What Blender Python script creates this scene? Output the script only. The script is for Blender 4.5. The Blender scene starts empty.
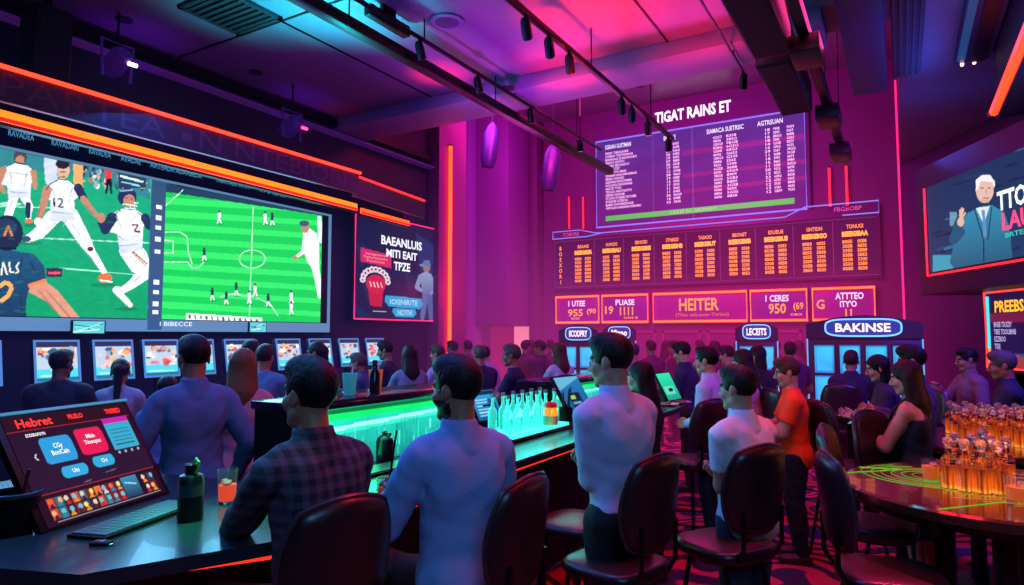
import bpy, bmesh, math, random
import numpy as np
from mathutils import Vector, Matrix

random.seed(7)
SC = bpy.context.scene
COL = SC.collection
PI = math.pi
R = math.radians

# ------------------------------------------------------------------ camera
F, CX, CY = 657.0, 512.0, 292.5
YAW, PITCH, CAMH = R(30.6), R(3.7), 1.8
FWD = (-math.sin(YAW), math.cos(YAW)); RGT = (math.cos(YAW), math.sin(YAW))
cam_d = bpy.data.cameras.new('camera'); cam = bpy.data.objects.new('camera', cam_d); COL.objects.link(cam)
cam.location = (0, 0, CAMH); cam.rotation_euler = (PI/2 + PITCH, 0, YAW)
cam_d.sensor_width = 36.0; cam_d.lens = F/1024*36.0; cam_d.clip_end = 200
SC.camera = cam
_cm = Matrix.Translation((0, 0, CAMH)) @ cam.rotation_euler.to_matrix().to_4x4()

def ray(px, py):
    v = _cm.to_3x3() @ Vector(((px-CX)/F, (CY-py)/F, -1.0))
    return v
def on_plane(px, py, p0, n):
    v = ray(px, py); o = Vector((0, 0, CAMH)); n = Vector(n)
    return o + v*((Vector(p0)-o).dot(n)/v.dot(n))
def spot(px, d):
    """floor position at horizontal depth d along picture column px"""
    t = (px-CX)/F
    return (d*(FWD[0]+RGT[0]*t), d*(FWD[1]+RGT[1]*t))
def on_z(px, py, z):
    p = on_plane(px, py, (0, 0, z), (0, 0, 1)); return (p.x, p.y)
def face(px, rel):
    """rotation of a thing that faces local -Y: rel 0 = back to the viewer, 90 = faces picture left"""
    t = (px-CX)/F
    vx, vy = FWD[0]+RGT[0]*t, FWD[1]+RGT[1]*t
    az = math.atan2(vx, vy) - R(rel)
    fx, fy = math.sin(az), math.cos(az)
    return math.atan2(fx, -fy)

# ------------------------------------------------------------------ colour / materials
def lin(c):
    if isinstance(c, str):
        c = c.lstrip('#'); c = [int(c[i:i+2], 16)/255 for i in (0, 2, 4)]
        return tuple(x/12.92 if x <= .04045 else ((x+.055)/1.055)**2.4 for x in c)
    return tuple(c)

_M = {}
def mat(key, base='#808080', rough=.5, metal=0., emit=None, es=1., bump=0., bscale=60., var=0., trans=0., ior=1.45, coat=0., spec=.5, alpha=1.):
    if key in _M: return _M[key]
    m = bpy.data.materials.new(key); m.use_nodes = True
    nt = m.node_tree; b = nt.nodes['Principled BSDF']
    c = lin(base)
    b.inputs['Base Color'].default_value = (*c, 1); b.inputs['Roughness'].default_value = rough
    b.inputs['Metallic'].default_value = metal; b.inputs['IOR'].default_value = ior
    b.inputs['Transmission Weight'].default_value = trans; b.inputs['Coat Weight'].default_value = coat
    b.inputs['Specular IOR Level'].default_value = spec
    if emit is not None:
        b.inputs['Emission Color'].default_value = (*lin(emit), 1); b.inputs['Emission Strength'].default_value = es
    if bump or var:
        tc = nt.nodes.new('ShaderNodeTexCoord'); n = nt.nodes.new('ShaderNodeTexNoise')
        n.inputs['Scale'].default_value = bscale; n.inputs['Detail'].default_value = 4
        nt.links.new(tc.outputs['Object'], n.inputs['Vector'])
        if bump:
            bp = nt.nodes.new('ShaderNodeBump'); bp.inputs['Strength'].default_value = bump; bp.inputs['Distance'].default_value = .01
            nt.links.new(n.outputs['Fac'], bp.inputs['Height']); nt.links.new(bp.outputs['Normal'], b.inputs['Normal'])
        if var:
            mx = nt.nodes.new('ShaderNodeMix'); mx.data_type = 'RGBA'
            mx.inputs[6].default_value = (*[x*(1-var) for x in c], 1); mx.inputs[7].default_value = (*[min(1, x*(1+var)) for x in c], 1)
            nt.links.new(n.outputs['Fac'], mx.inputs[0]); nt.links.new(mx.outputs[2], b.inputs['Base Color'])
    _M[key] = m
    return m
def glow(key, c, s):
    return mat('glow_'+key, '#080808', .5, emit=c, es=s)

def attr_mat(key, strength):
    """screen picture: colours live on the panel's own vertices"""
    if key in _M: return _M[key]
    m = bpy.data.materials.new(key); m.use_nodes = True; nt = m.node_tree
    b = nt.nodes['Principled BSDF']; a = nt.nodes.new('ShaderNodeAttribute'); a.attribute_name = 'picture'
    b.inputs['Base Color'].default_value = (.004, .004, .004, 1); b.inputs['Roughness'].default_value = .4; b.inputs['Specular IOR Level'].default_value = .12
    nt.links.new(a.outputs['Color'], b.inputs['Emission Color']); b.inputs['Emission Strength'].default_value = strength
    _M[key] = m
    return m

# ------------------------------------------------------------------ mesh builder
class MB:
    def __init__(s): s.v = []; s.f = []; s.m = []
    def add(s, V, Fc, mi=0, M=None):
        o = len(s.v)
        if M is not None: V = [tuple(M @ Vector(p)) for p in V]
        s.v += [tuple(p) for p in V]; s.f += [tuple(i+o for i in q) for q in Fc]; s.m += [mi]*len(Fc)
        return s
    def box(s, x0, x1, y0, y1, z0, z1, mi=0, M=None, bev=0.):
        if bev:
            bm = bmesh.new(); bmesh.ops.create_cube(bm, size=1)
            for v in bm.verts: v.co = ((x0+x1)/2+v.co.x*(x1-x0), (y0+y1)/2+v.co.y*(y1-y0), (z0+z1)/2+v.co.z*(z1-z0))
            bmesh.ops.bevel(bm, geom=list(bm.edges), offset=bev, segments=2, affect='EDGES', profile=.5)
            bm.verts.index_update()
            s.add([v.co[:] for v in bm.verts], [[v.index for v in f.verts] for f in bm.faces], mi, M); bm.free()
            return s
        V = [(x, y, z) for z in (z0, z1) for y in (y0, y1) for x in (x0, x1)]
        return s.add(V, [(0, 2, 3, 1), (4, 5, 7, 6), (0, 1, 5, 4), (2, 6, 7, 3), (0, 4, 6, 2), (1, 3, 7, 5)], mi, M)
    def tube(s, P, r, n=8, closed=False, mi=0, M=None, cap=True):
        P = [Vector(p) for p in P]; N = len(P); rr = r if isinstance(r, (list, tuple)) else [r]*N
        V = []; u = None
        for i, p in enumerate(P):
            a = P[(i-1) % N] if (closed or i > 0) else p
            b = P[(i+1) % N] if (closed or i < N-1) else p
            t = (b-a).normalized()
            if u is None:
                u = Vector((0, 0, 1)) if abs(t.z) < .9 else Vector((1, 0, 0))
            u = (u - t*u.dot(t)).normalized(); w = t.cross(u)
            for k in range(n):
                q = 2*PI*k/n
                V.append(tuple(p + (u*math.cos(q)+w*math.sin(q))*rr[i]))
        Fc = []
        for i in range(N if closed else N-1):
            j = (i+1) % N
            for k in range(n): Fc.append((i*n+k, i*n+(k+1) % n, j*n+(k+1) % n, j*n+k))
        if cap and not closed:
            Fc.append(tuple(range(n))[::-1]); Fc.append(tuple((N-1)*n+k for k in range(n)))
        return s.add(V, Fc, mi, M)
    def lathe(s, prof, n=24, c=(0, 0, 0), mi=0, M=None, cap=True):
        V = []; Fc = []
        for r, z in prof:
            for k in range(n):
                q = 2*PI*k/n; V.append((c[0]+r*math.cos(q), c[1]+r*math.sin(q), c[2]+z))
        for i in range(len(prof)-1):
            for k in range(n): Fc.append((i*n+k, i*n+(k+1) % n, (i+1)*n+(k+1) % n, (i+1)*n+k))
        if cap:
            Fc.append(tuple(range(n))[::-1]); Fc.append(tuple((len(prof)-1)*n+k for k in range(n)))
        return s.add(V, Fc, mi, M)
    def prism(s, poly, a0, a1, axis='z', mi=0, M=None):
        """poly in the plane across axis; extruded a0..a1"""
        n = len(poly)
        def pt(p, a): return {'z': (p[0], p[1], a), 'y': (p[0], a, p[1]), 'x': (a, p[0], p[1])}[axis]
        V = [pt(p, a0) for p in poly]+[pt(p, a1) for p in poly]
        Fc = [tuple(range(n))[::-1], tuple(range(n, 2*n))]+[(i, (i+1) % n, n+(i+1) % n, n+i) for i in range(n)]
        return s.add(V, Fc, mi, M)
    def build(s, name, mats, parent=None, loc=None, rot=None, sharp=.6, smooth=True):
        me = bpy.data.meshes.new(name); me.from_pydata(s.v, [], s.f); me.update()
        if not isinstance(mats, (list, tuple)): mats = [mats]
        for m in mats: me.materials.append(m)
        bm = bmesh.new(); bm.from_mesh(me); bmesh.ops.recalc_face_normals(bm, faces=bm.faces)
        bm.faces.ensure_lookup_table()
        for i, f in enumerate(bm.faces): f.material_index = s.m[i]; f.smooth = smooth
        for e in bm.edges:
            if len(e.link_faces) == 2 and e.calc_face_angle(0) > sharp: e.smooth = False
        bm.to_mesh(me); bm.free()
        return link(name, me, parent, loc, rot)

def link(name, me, parent=None, loc=None, rot=None):
    o = bpy.data.objects.new(name, me); COL.objects.link(o)
    if parent is not None: o.parent = parent
    if loc is not None: o.location = loc
    if rot is not None: o.rotation_euler = rot
    return o
def tag(o, label, cat, group=None):
    o['label'] = label; o['category'] = cat
    if group: o['group'] = group
    return o
def thing(name, label, cat, loc=(0, 0, 0), rz=0., group=None, rot=None):
    o = bpy.data.objects.new(name, None); COL.objects.link(o); o.empty_display_size = .1
    o.location = loc; o.rotation_euler = rot if rot else (0, 0, rz)
    return tag(o, label, cat, group)
def struct(o):
    o['kind'] = 'structure'; return o
def dup(root, loc, rz, label, group=None):
    r = root.copy(); COL.objects.link(r); r.location = loc; r.rotation_euler = (0, 0, rz); r['label'] = label
    if group: r['group'] = group
    for ch in list(root.children):
        c = ch.copy(); COL.objects.link(c); c.parent = r
        for g in list(ch.children):
            d = g.copy(); COL.objects.link(d); d.parent = c
    return r

def text(name, s, w, h, x, z, y, m, parent, align='CENTER', bold=.0, ls=1.0, depth=.004, fit=True):
    """lettering in the local XZ plane, read from the -Y side, fitted to w x h and centred at x, z"""
    cu = bpy.data.curves.new(name, 'FONT'); cu.body = s; cu.align_x = align; cu.space_line = ls; cu.offset = bold; cu.resolution_u = 2
    to = bpy.data.objects.new(name, cu); COL.objects.link(to)
    dg = bpy.context.evaluated_depsgraph_get()
    me = bpy.data.meshes.new_from_object(to.evaluated_get(dg), depsgraph=dg)
    bpy.data.objects.remove(to); bpy.data.curves.remove(cu)
    n = len(me.vertices)
    if n == 0: return None
    co = np.empty(n*3, np.float32); me.vertices.foreach_get('co', co); co = co.reshape(-1, 3)
    lo, hi = co.min(0), co.max(0)
    sx = w/max(1e-6, hi[0]-lo[0]); sz = h/max(1e-6, hi[1]-lo[1])
    if not fit: sx = sz = min(sx, sz)
    out = np.empty_like(co)
    out[:, 0] = (co[:, 0]-(lo[0]+hi[0])/2)*sx + x; out[:, 2] = (co[:, 1]-(lo[1]+hi[1])/2)*sz + z; out[:, 1] = y
    me.vertices.foreach_set('co', out.ravel()); me.update(); me.name = name
    me.materials.clear(); me.materials.append(m)
    return link(name, me, parent)
_r2 = random.Random(3)
def gib(n, al='ABDEGINORSTU'): return ''.join(_r2.choice(al) for _ in range(n))

# ------------------------------------------------------------------ picture painter for screens
class Canvas:
    """small painter whose picture ends up as vertex colours of a panel; u,v in metres on the panel"""
    def __init__(s, w, h, res, bg='#000000'):
        s.w, s.h = w, h; s.nx, s.nz = int(w/res)+1, int(h/res)+1
        s.u = np.linspace(0, w, s.nx); s.vv = np.linspace(0, h, s.nz)
        s.c = np.zeros((s.nz, s.nx, 3), np.float32); s.c[:] = lin(bg); s.T = lambda x, y: (x, y)
    def poly(s, pts, col, a=1., col2=None):
        P = np.array([s.T(*p) for p in pts]); lo = P.min(0); hi = P.max(0)
        i0, i1 = np.searchsorted(s.u, [lo[0], hi[0]]); j0, j1 = np.searchsorted(s.vv, [lo[1], hi[1]])
        i1 = min(i1+1, s.nx); j1 = min(j1+1, s.nz)
        if i1 <= i0 or j1 <= j0: return
        U, V = np.meshgrid(s.u[i0:i1], s.vv[j0:j1]); ins = np.zeros(U.shape, bool); n = len(P)
        for k in range(n):
            x0, y0 = P[k]; x1, y1 = P[(k+1) % n]
            if y0 == y1: continue
            cnd = (y0 > V) != (y1 > V); ins ^= cnd & (U < (x1-x0)*(V-y0)/(y1-y0)+x0)
        c = np.array(lin(col))
        blk = s.c[j0:j1, i0:i1]
        if col2 is not None:
            t = ((V-lo[1])/max(1e-6, hi[1]-lo[1]))[..., None]; c = np.array(lin(col2))*(1-t)+c*t
            c = c[ins]
        blk[ins] = blk[ins]*(1-a)+c*a
    def rect(s, x0, y0, x1, y1, col, a=1., col2=None): s.poly([(x0, y0), (x1, y0), (x1, y1), (x0, y1)], col, a, col2)
    def ell(s, x, y, rx, ry, col, a=1., rot=0., col2=None):
        c, q = math.cos(rot), math.sin(rot)
        s.poly([(x+rx*math.cos(k*PI/12)*c-ry*math.sin(k*PI/12)*q, y+rx*math.cos(k*PI/12)*q+ry*math.sin(k*PI/12)*c) for k in range(24)], col, a, col2)
    def line(s, pts, w, col, a=1.):
        ws = w if isinstance(w, (list, tuple)) else [w]*len(pts)
        for k, ((x0, y0), (x1, y1)) in enumerate(zip(pts[:-1], pts[1:])):
            dx, dy = x1-x0, y1-y0; L = math.hypot(dx, dy) or 1; nx, ny = -dy/L/2, dx/L/2; a0, a1 = ws[k], ws[k+1]
            s.poly([(x0+nx*a0, y0+ny*a0), (x1+nx*a1, y1+ny*a1), (x1-nx*a1, y1-ny*a1), (x0-nx*a0, y0-ny*a0)], col, a)
    def limb(s, pts, w, col, a=1.):
        ws = w if isinstance(w, (list, tuple)) else [w]*len(pts)
        s.line(pts, ws, col, a)
        for (x, y), r in zip(pts, ws): s.ell(x, y, r/2, r/2, col, a)
    def shade(s, amp=.12, f=30.):
        U, V = np.meshgrid(s.u, s.vv)
        n = np.sin(U*f+3*np.sin(V*f*.7))*np.sin(V*f*1.3+2*np.sin(U*f*.5))
        s.c *= (1+amp*n)[..., None]
    def build(s, name, m, parent, x0, y, z0, res=None):
        U, V = np.meshgrid(s.u+x0, s.vv+z0); n = U.size
        co = np.stack([U.ravel(), np.full(n, y), V.ravel()], 1)
        idx = np.arange(n).reshape(s.nz, s.nx)
        q = np.stack([idx[:-1, :-1], idx[:-1, 1:], idx[1:, 1:], idx[1:, :-1]], -1).reshape(-1, 4)
        me = bpy.data.meshes.new(name); me.from_pydata(co.tolist(), [], q.tolist())
        at = me.color_attributes.new('picture', 'FLOAT_COLOR', 'POINT')
        at.data.foreach_set('color', np.concatenate([s.c.reshape(-1, 3), np.ones((n, 1), np.float32)], 1).astype(np.float32).ravel())
        me.materials.append(m); me.update()
        return link(name, me, parent)
# ------------------------------------------------------------------ people: one smooth surface grown from a posed skeleton
class Grid:
    def __init__(s, lo, hi, h):
        s.h = h; s.lo = np.array(lo, float); n = np.ceil((np.array(hi)-s.lo)/h).astype(int)+1
        s.ax = [s.lo[i]+h*np.arange(n[i]) for i in range(3)]; s.v = np.full(n, 9., np.float32)
    def cut(s, lo, hi):
        out = []
        for i in range(3):
            a = max(0, int((lo[i]-s.lo[i])/s.h)-1); b = min(len(s.ax[i]), int((hi[i]-s.lo[i])/s.h)+3)
            if b <= a: return None
            out.append(slice(a, b))
        return tuple(out)
    def pts(s, sl):
        return s.ax[0][sl[0]][:, None, None], s.ax[1][sl[1]][None, :, None], s.ax[2][sl[2]][None, None, :]
    def all(s): return s.ax[0][:, None, None], s.ax[1][None, :, None], s.ax[2][None, None, :]

def smin(a, b, k):
    h = np.clip(.5+.5*(b-a)/k, 0, 1); return b+(a-b)*h-k*h*(1-h)
def smax(a, b, k): return -smin(-a, -b, k)

def cone(a, b, ra, rb, M=None, sy=1., tag=''): return dict(t='c', a=np.array(a, float), b=np.array(b, float), ra=ra, rb=rb, M=M, sy=sy, tag=tag)
def elli(c, r, M=None, tag=''): return dict(t='e', c=np.array(c, float), r=np.array(r, float), M=M, tag=tag)

def put(g, p, k=.03, inf=0., sub=False):
    M = p['M']
    if p['t'] == 'c':
        m = max(p['ra'], p['rb'])+abs(inf)+k+.01; lo = np.minimum(p['a'], p['b'])-m; hi = np.maximum(p['a'], p['b'])+m
    else:
        m = p['r']+abs(inf)+k+.01; lo = p['c']-m; hi = p['c']+m
    if M is not None:
        C = np.array([(x, y, z, 1) for x in (lo[0], hi[0]) for y in (lo[1], hi[1]) for z in (lo[2], hi[2])]) @ M.T
        lo, hi = C.min(0)[:3], C.max(0)[:3]
    sl = g.cut(lo, hi)
    if sl is None: return
    X, Y, Z = g.pts(sl)
    if M is not None:
        I = np.linalg.inv(M)
        X, Y, Z = [I[i, 0]*X+I[i, 1]*Y+I[i, 2]*Z+I[i, 3] for i in range(3)]
    if p['t'] == 'c':
        a, b = p['a'], p['b']; ba = b-a; L = max(1e-9, ba@ba)
        dx, dy, dz = X-a[0], Y-a[1], Z-a[2]
        t = np.clip((dx*ba[0]+dy*ba[1]+dz*ba[2])/L, 0, 1)
        d = np.sqrt((dx-t*ba[0])**2+((dy-t*ba[1])/p['sy'])**2+(dz-t*ba[2])**2)-(p['ra']+(p['rb']-p['ra'])*t)-inf
        if p['sy'] < 1: d = d*(p['sy']*.5+.5)
    else:
        c, r = p['c'], p['r']+inf
        dx, dy, dz = X-c[0], Y-c[1], Z-c[2]
        k0 = np.sqrt((dx/r[0])**2+(dy/r[1])**2+(dz/r[2])**2); k1 = np.sqrt((dx/r[0]**2)**2+(dy/r[1]**2)**2+(dz/r[2]**2)**2)
        d = k0*(k0-1)/np.maximum(k1, 1e-6)
    if sub: g.v[sl] = smax(g.v[sl], -d, k)
    else: g.v[sl] = smin(g.v[sl], d, k)

_E = [((0, 0, 0), (1, 0, 0)), ((0, 1, 0), (1, 1, 0)), ((0, 0, 1), (1, 0, 1)), ((0, 1, 1), (1, 1, 1)), ((0, 0, 0), (0, 1, 0)), ((1, 0, 0), (1, 1, 0)),
      ((0, 0, 1), (0, 1, 1)), ((1, 0, 1), (1, 1, 1)), ((0, 0, 0), (0, 0, 1)), ((1, 0, 0), (1, 0, 1)), ((0, 1, 0), (0, 1, 1)), ((1, 1, 0), (1, 1, 1))]
def nets(g):
    v = np.pad(g.v, 1, constant_values=9.); s = v < 0
    cnt = np.zeros(np.array(s.shape)-1, np.int8)
    for i in (0, 1):
        for j in (0, 1):
            for k in (0, 1): cnt += s[i:s.shape[0]-1+i, j:s.shape[1]-1+j, k:s.shape[2]-1+k]
    act = (cnt > 0) & (cnt < 8); ijk = np.argwhere(act); n = len(ijk)
    idx = np.full(act.shape, -1, np.int64); idx[act] = np.arange(n)
    acc = np.zeros((n, 3)); c = np.zeros(n)
    for a, b in _E:
        pa, pb = ijk+a, ijk+b
        va, vb = v[pa[:, 0], pa[:, 1], pa[:, 2]], v[pb[:, 0], pb[:, 1], pb[:, 2]]
        x = (va < 0) != (vb < 0); t = np.where(x, va/np.where(x, va-vb, 1), 0)
        acc += np.where(x[:, None], np.array(a)+t[:, None]*(np.array(b)-np.array(a)), 0); c += x
    P = (ijk+acc/np.maximum(c, 1)[:, None]-1)*g.h+g.lo
    Q = []
    for ax in range(3):
        sl0 = [slice(1, -1)]*3; sl1 = [slice(1, -1)]*3; sl0[ax] = slice(0, -1); sl1[ax] = slice(1, None)
        a, b = s[tuple(sl0)], s[tuple(sl1)]; w = np.argwhere(a != b)
        if not len(w): continue
        flip = a[w[:, 0], w[:, 1], w[:, 2]]
        off = np.array([1, 1, 1]); off[ax] = 0; w = w+off
        o1, o2 = [(1, 2), (2, 0), (0, 1)][ax]
        d1 = np.zeros(3, int); d1[o1] = 1; d2 = np.zeros(3, int); d2[o2] = 1
        def at(q): return idx[q[:, 0], q[:, 1], q[:, 2]]
        f = np.stack([at(w-d1-d2), at(w-d2), at(w), at(w-d1)], 1)
        f[~flip] = f[~flip][:, ::-1]; Q.append(f)
    return P, (np.concatenate(Q) if Q else np.zeros((0, 4), int))

def rotm(ax, a):
    c, s = math.cos(a), math.sin(a); M = np.eye(4)
    i, j = {'x': (1, 2), 'y': (2, 0), 'z': (0, 1)}[ax]
    M[i, i] = c; M[j, j] = c; M[i, j] = -s; M[j, i] = s; return M
def trm(p): M = np.eye(4); M[:3, 3] = p; return M
def ap(M, p): return (M @ np.array([*p, 1.]))[:3]

def ik(S, T, l1, l2, hint):
    S, T = np.array(S), np.array(T); d = T-S; L = np.linalg.norm(d); u = d/max(L, 1e-6)
    if L > (l1+l2)*.995: L = (l1+l2)*.995; T = S+u*L
    if L < abs(l1-l2)+.02: L = abs(l1-l2)+.02; T = S+u*L
    a = (l1*l1-l2*l2+L*L)/(2*L); h = math.sqrt(max(0, l1*l1-a*a))
    hv = np.array(hint, float); hv = hv-u*(hv@u); hv /= max(1e-6, np.linalg.norm(hv))
    return S+u*a+hv*h, T

def hand_prims(W, dirn, thumb, curl, s=1.):
    """W wrist, dirn along the fingers, thumb = sideways toward the thumb"""
    z = np.array(dirn, float); z /= np.linalg.norm(z); x = np.array(thumb, float); x -= z*(x@z); x /= max(1e-6, np.linalg.norm(x)); y = np.cross(z, x)
    M = np.eye(4); M[:3, 0] = x; M[:3, 1] = y; M[:3, 2] = z; M[:3, 3] = W
    P = []
    for xi, ln in ((.031, .068), (.0105, .078), (-.0105, .072), (-.031, .056)):
        P.append(cone((xi*.55, 0, .0), (xi, 0, .088), .015, .0115, M))
        p = np.array((xi, 0., .09)); a = curl*.5
        for q, (fl, r0, r1) in enumerate(((.45, .0098, .0092), (.32, .0092, .0085), (.23, .0085, .007))):
            n = p+np.array((xi*.06, -math.sin(a), math.cos(a)))*ln*fl
            P.append(cone(p, n, r0, r1, M)); p = n; a += curl*.6
    P.append(cone((.016, -.004, .018), (.043, -.016, .05), .015, .012, M)); P.append(cone((.043, -.016, .05), (.05, -.026, .078), .0115, .0095, M))
    P.append(cone((.05, -.026, .078), (.046, -.034, .1), .0095, .008, M))
    return P

ARMS = {   # wrist targets in the torso frame (pelvis origin, faces -Y, person's left is +X): left, right
    'down': ((.25, -.03, -.06), (-.25, -.03, -.06)),
    'crossed': ((-.06, -.165, .265), (.04, -.185, .215)),
    'bar': ((.16, -.36, .19), (-.17, -.36, .19)),
    'phone': ((.07, -.30, .27), (-.08, -.30, .28)),
    'belly': ((.06, -.19, .12), (-.25, -.03, -.06)),
    'drink': ((.10, -.25, .43), (-.2, -.34, .14)),
    'raise': ((.2, -.2, .0), (-.10, -.27, .38)),
    'desk': ((.2, -.36, .1), (-.2, -.36, .1)),
    'reach': ((.30, -.44, .10), (-.2, -.3, .12)),
}
_PC = {}
def wrinkle(X, Y, Z, a):
    p1 = 19*Z+9*X+4*np.sin(6*X+1.3)+3*np.sin(8*Y+5*Z); p2 = 15*Z-17*X+5*np.sin(7*Z+2)+4*np.sin(9*Y); p3 = 30*X+8*np.sin(9*Z)+9*Y
    return a*((np.abs(np.sin(p1))-.6)*.9+(np.abs(np.sin(p2))-.6)*.7+.35*np.sin(p3))
def person_meshes(key, h=1.75, female=False, pose='stand', seat=.78, lean=4, twist=0, head=(0, 0), arms='down', sleeve='long', hair='short', top='shirt',
                  width=1., res=.013, bottom='trousers', beard=False, tuck=True, legspread=1.):
    if key in _PC: return _PC[key]
    s = h/1.75; out = []
    W = (.9 if female else 1.)*width
    pel = .93 if pose != 'sit' else (seat+.09)/s
    MT = trm((0, 0, pel)) @ rotm('z', R(twist)) @ rotm('x', R(lean))
    P = []
    hipw = .165 if not female else .17; waist = (.145 if not female else .118)*width
    P += [elli((0, .005, -.02), (hipw, .118, .13), MT, 'torso'), elli((0, 0, .13), (waist, .10*width, .17), MT, 'torso'), elli((0, .004, .31), (.162*W, .112*width, .2), MT, 'torso'),
          cone((-.135*W, .012, .455), (.135*W, .012, .455), .066, .066, MT, .8, 'torso'),
          cone((-.11*W, .016, .47), (-.01, .02, .53), .045, .04, MT, 1, 'torso'), cone((.11*W, .016, .47), (.01, .02, .53), .045, .04, MT, 1, 'torso'),
          elli((.07, .075, .37), (.075, .045, .11), MT, 'torso'), elli((-.07, .075, .37), (.075, .045, .11), MT, 'torso'),
          elli((.07, .048, -.03), (.08, .072, .1), MT, 'torso'), elli((-.07, .048, -.03), (.08, .072, .1), MT, 'torso')]
    if female: P += [elli((.07, -.085, .31), (.065, .06, .065), MT, 'torso'), elli((-.07, -.085, .31), (.065, .06, .065), MT, 'torso')]
    # head frame: base of skull follows the torso, then looks where it is told
    nb = ap(MT, (0, .014, .50)); nt = ap(MT, (0, -.002, .59))
    MH = trm(nt+np.array((0, -.012, .105))) @ rotm('z', R(twist+head[0])) @ rotm('x', R(head[1]+lean*.25))
    P.append(cone(nb, ap(MH, (0, .022, -.06)), .058 if not female else .048, .053 if not female else .045, None, 1, 'neck'))
    # arms
    tgt = ARMS[arms] if isinstance(arms, str) else arms
    hands = []
    for sd, T in ((1, tgt[0]), (-1, tgt[1])):
        S = ap(MT, (.178*W*sd, .012, .445)); Tw = ap(MT, T)
        hint = (MT[:3, :3] @ np.array((sd*.55, .35, -.9)))
        E, Tw = ik(S, Tw, .285, .25, hint)
        th = 1. if not female else .84
        P += [cone(S, E, .056*th*width, .044*th, None, 1, 'uarm'), cone(E, S+(E-S)*.35, .04*th, .05*th, None, 1, 'uarm'), cone(E, Tw, .043*th, .028*th, None, 1, 'farm'), cone(E+(Tw-E)*.1, E+(Tw-E)*.45, .042*th, .038*th, None, 1, 'farm')]
        dv = Tw-E
        if arms == 'crossed': dv = MT[:3, :3] @ (np.array((-.75, .42, .3)) if sd > 0 else np.array((.75, .42, .12)))*.25
        hands.append((Tw, dv, sd))
    # legs
    feet = []
    for sd in (1, -1):
        H = ap(MT, (.088*sd, .0, -.04))
        if pose == 'sit':
            K = H+np.array((.06*sd, -.40, -.02)); A = K+np.array((-.01*sd, .06, -.40))
        elif pose == 'step':
            K = np.array((.1*sd, -.07-.1*sd, .49)); A = np.array((.1*sd, .02-.17*sd, .09))
        else:
            K = np.array((.1*sd*legspread, -.015, .49)); A = np.array((.115*sd*legspread, .025, .085))
        P += [cone(H, K, .092, .06, None, 1, 'thigh'), cone(K, A, .056, .038, None, 1, 'shin'), cone(K+(A-K)*.12+np.array((0, .014, 0)), K+(A-K)*.5+np.array((0, .018, 0)), .052, .048, None, 1, 'shin')]
        feet.append(A); P.append(elli(A+np.array((0, -.06, -.05)), (.042, .12, .035), None, 'foot'))
    allp = np.array([p['a'] if p['t'] == 'c' else ((p['M'] @ np.array([*p['c'], 1]))[:3] if p['M'] is not None else p['c']) for p in P]+[t for t, _, _ in hands]+[p['b'] for p in P if p['t'] == 'c' and p['M'] is None])
    lo = allp.min(0)-.2; hi = allp.max(0)+.2
    # body surface
    g = Grid(lo, hi, res)
    for p in P: put(g, p, .035)
    V, Q = nets(g); parts_v = [V]; parts_f = [Q]; nv = len(V); cat = [np.zeros(len(Q), int)]
    # head surface, finer
    HP = [elli((0, .012, .034), (.076, .096, .088), MH), elli((0, -.022, -.04), (.06, .068, .078), MH), elli((0, -.066, -.098), (.027, .024, .02), MH), cone((.045, .0, -.06), (.018, -.062, -.1), .02, .018, MH), cone((-.045, .0, -.06), (-.018, -.062, -.1), .02, .018, MH),
          elli((.037, -.062, -.03), (.026, .026, .026), MH), elli((-.037, -.062, -.03), (.026, .026, .026), MH), cone((-.035, -.076, .022), (.035, -.076, .022), .014, .014, MH)]
    hr = min(res, .0075)
    hc = ap(MH, (0, 0, 0)); gh = Grid(hc-.17, hc+.17, hr)
    for p in HP: put(gh, p, .02)
    put(gh, elli((.032, -.099, .004), (.018, .015, .011), MH), .012, sub=True); put(gh, elli((-.032, -.099, .004), (.018, .015, .011), MH), .012, sub=True)
    put(gh, cone((0, -.088, .012), (0, -.113, -.03), .009, .0125, MH), .01); put(gh, elli((.013, -.1, -.036), (.009, .01, .008), MH), .008); put(gh, elli((-.013, -.1, -.036), (.009, .01, .008), MH), .008)
    put(gh, elli((0, -.088, -.062), (.024, .012, .0065), MH), .006); put(gh, elli((0, -.086, -.074), (.021, .012, .007), MH), .006)
    for sd in (1, -1):
        put(gh, elli((0, 0, 0), (.0095, .02, .034), MH @ trm((.079*sd, .014, -.006)) @ rotm('z', R(25*sd)) @ rotm('x', R(-12))), .007)
    put(gh, cone(nb, ap(MH, (0, .022, -.06)), .056 if not female else .046, .052 if not female else .044, None), .03)
    V, Q = nets(gh); IH = np.linalg.inv(MH)
    if len(Q):
        C = V[Q].mean(1); L = C @ IH[:3, :3].T+IH[:3, 3]
        m = np.zeros(len(Q), int)
        lip = ((L[:, 0]/.023)**2+((L[:, 2]+.068)/.0125)**2 < 1) & (L[:, 1] < -.083); m[lip] = 1
        br = (np.abs(np.abs(L[:, 0])-.033) < .022) & (np.abs(L[:, 2]-.023-.1*(np.abs(L[:, 0])-.033)) < .0055) & (L[:, 1] < -.06); m[br] = 2
        if beard:
            bd = (L[:, 2] < -.035-.35*np.maximum(0, .0+L[:, 1]+.02)) & (L[:, 2] > -.125) & (L[:, 1] < .02) & (~lip) & ~((np.abs(L[:, 0]) < .03) & (L[:, 2] > -.05)); m[bd] = 2
        parts_v.append(V); parts_f.append(Q+nv); nv += len(V); cat.append(m)
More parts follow.
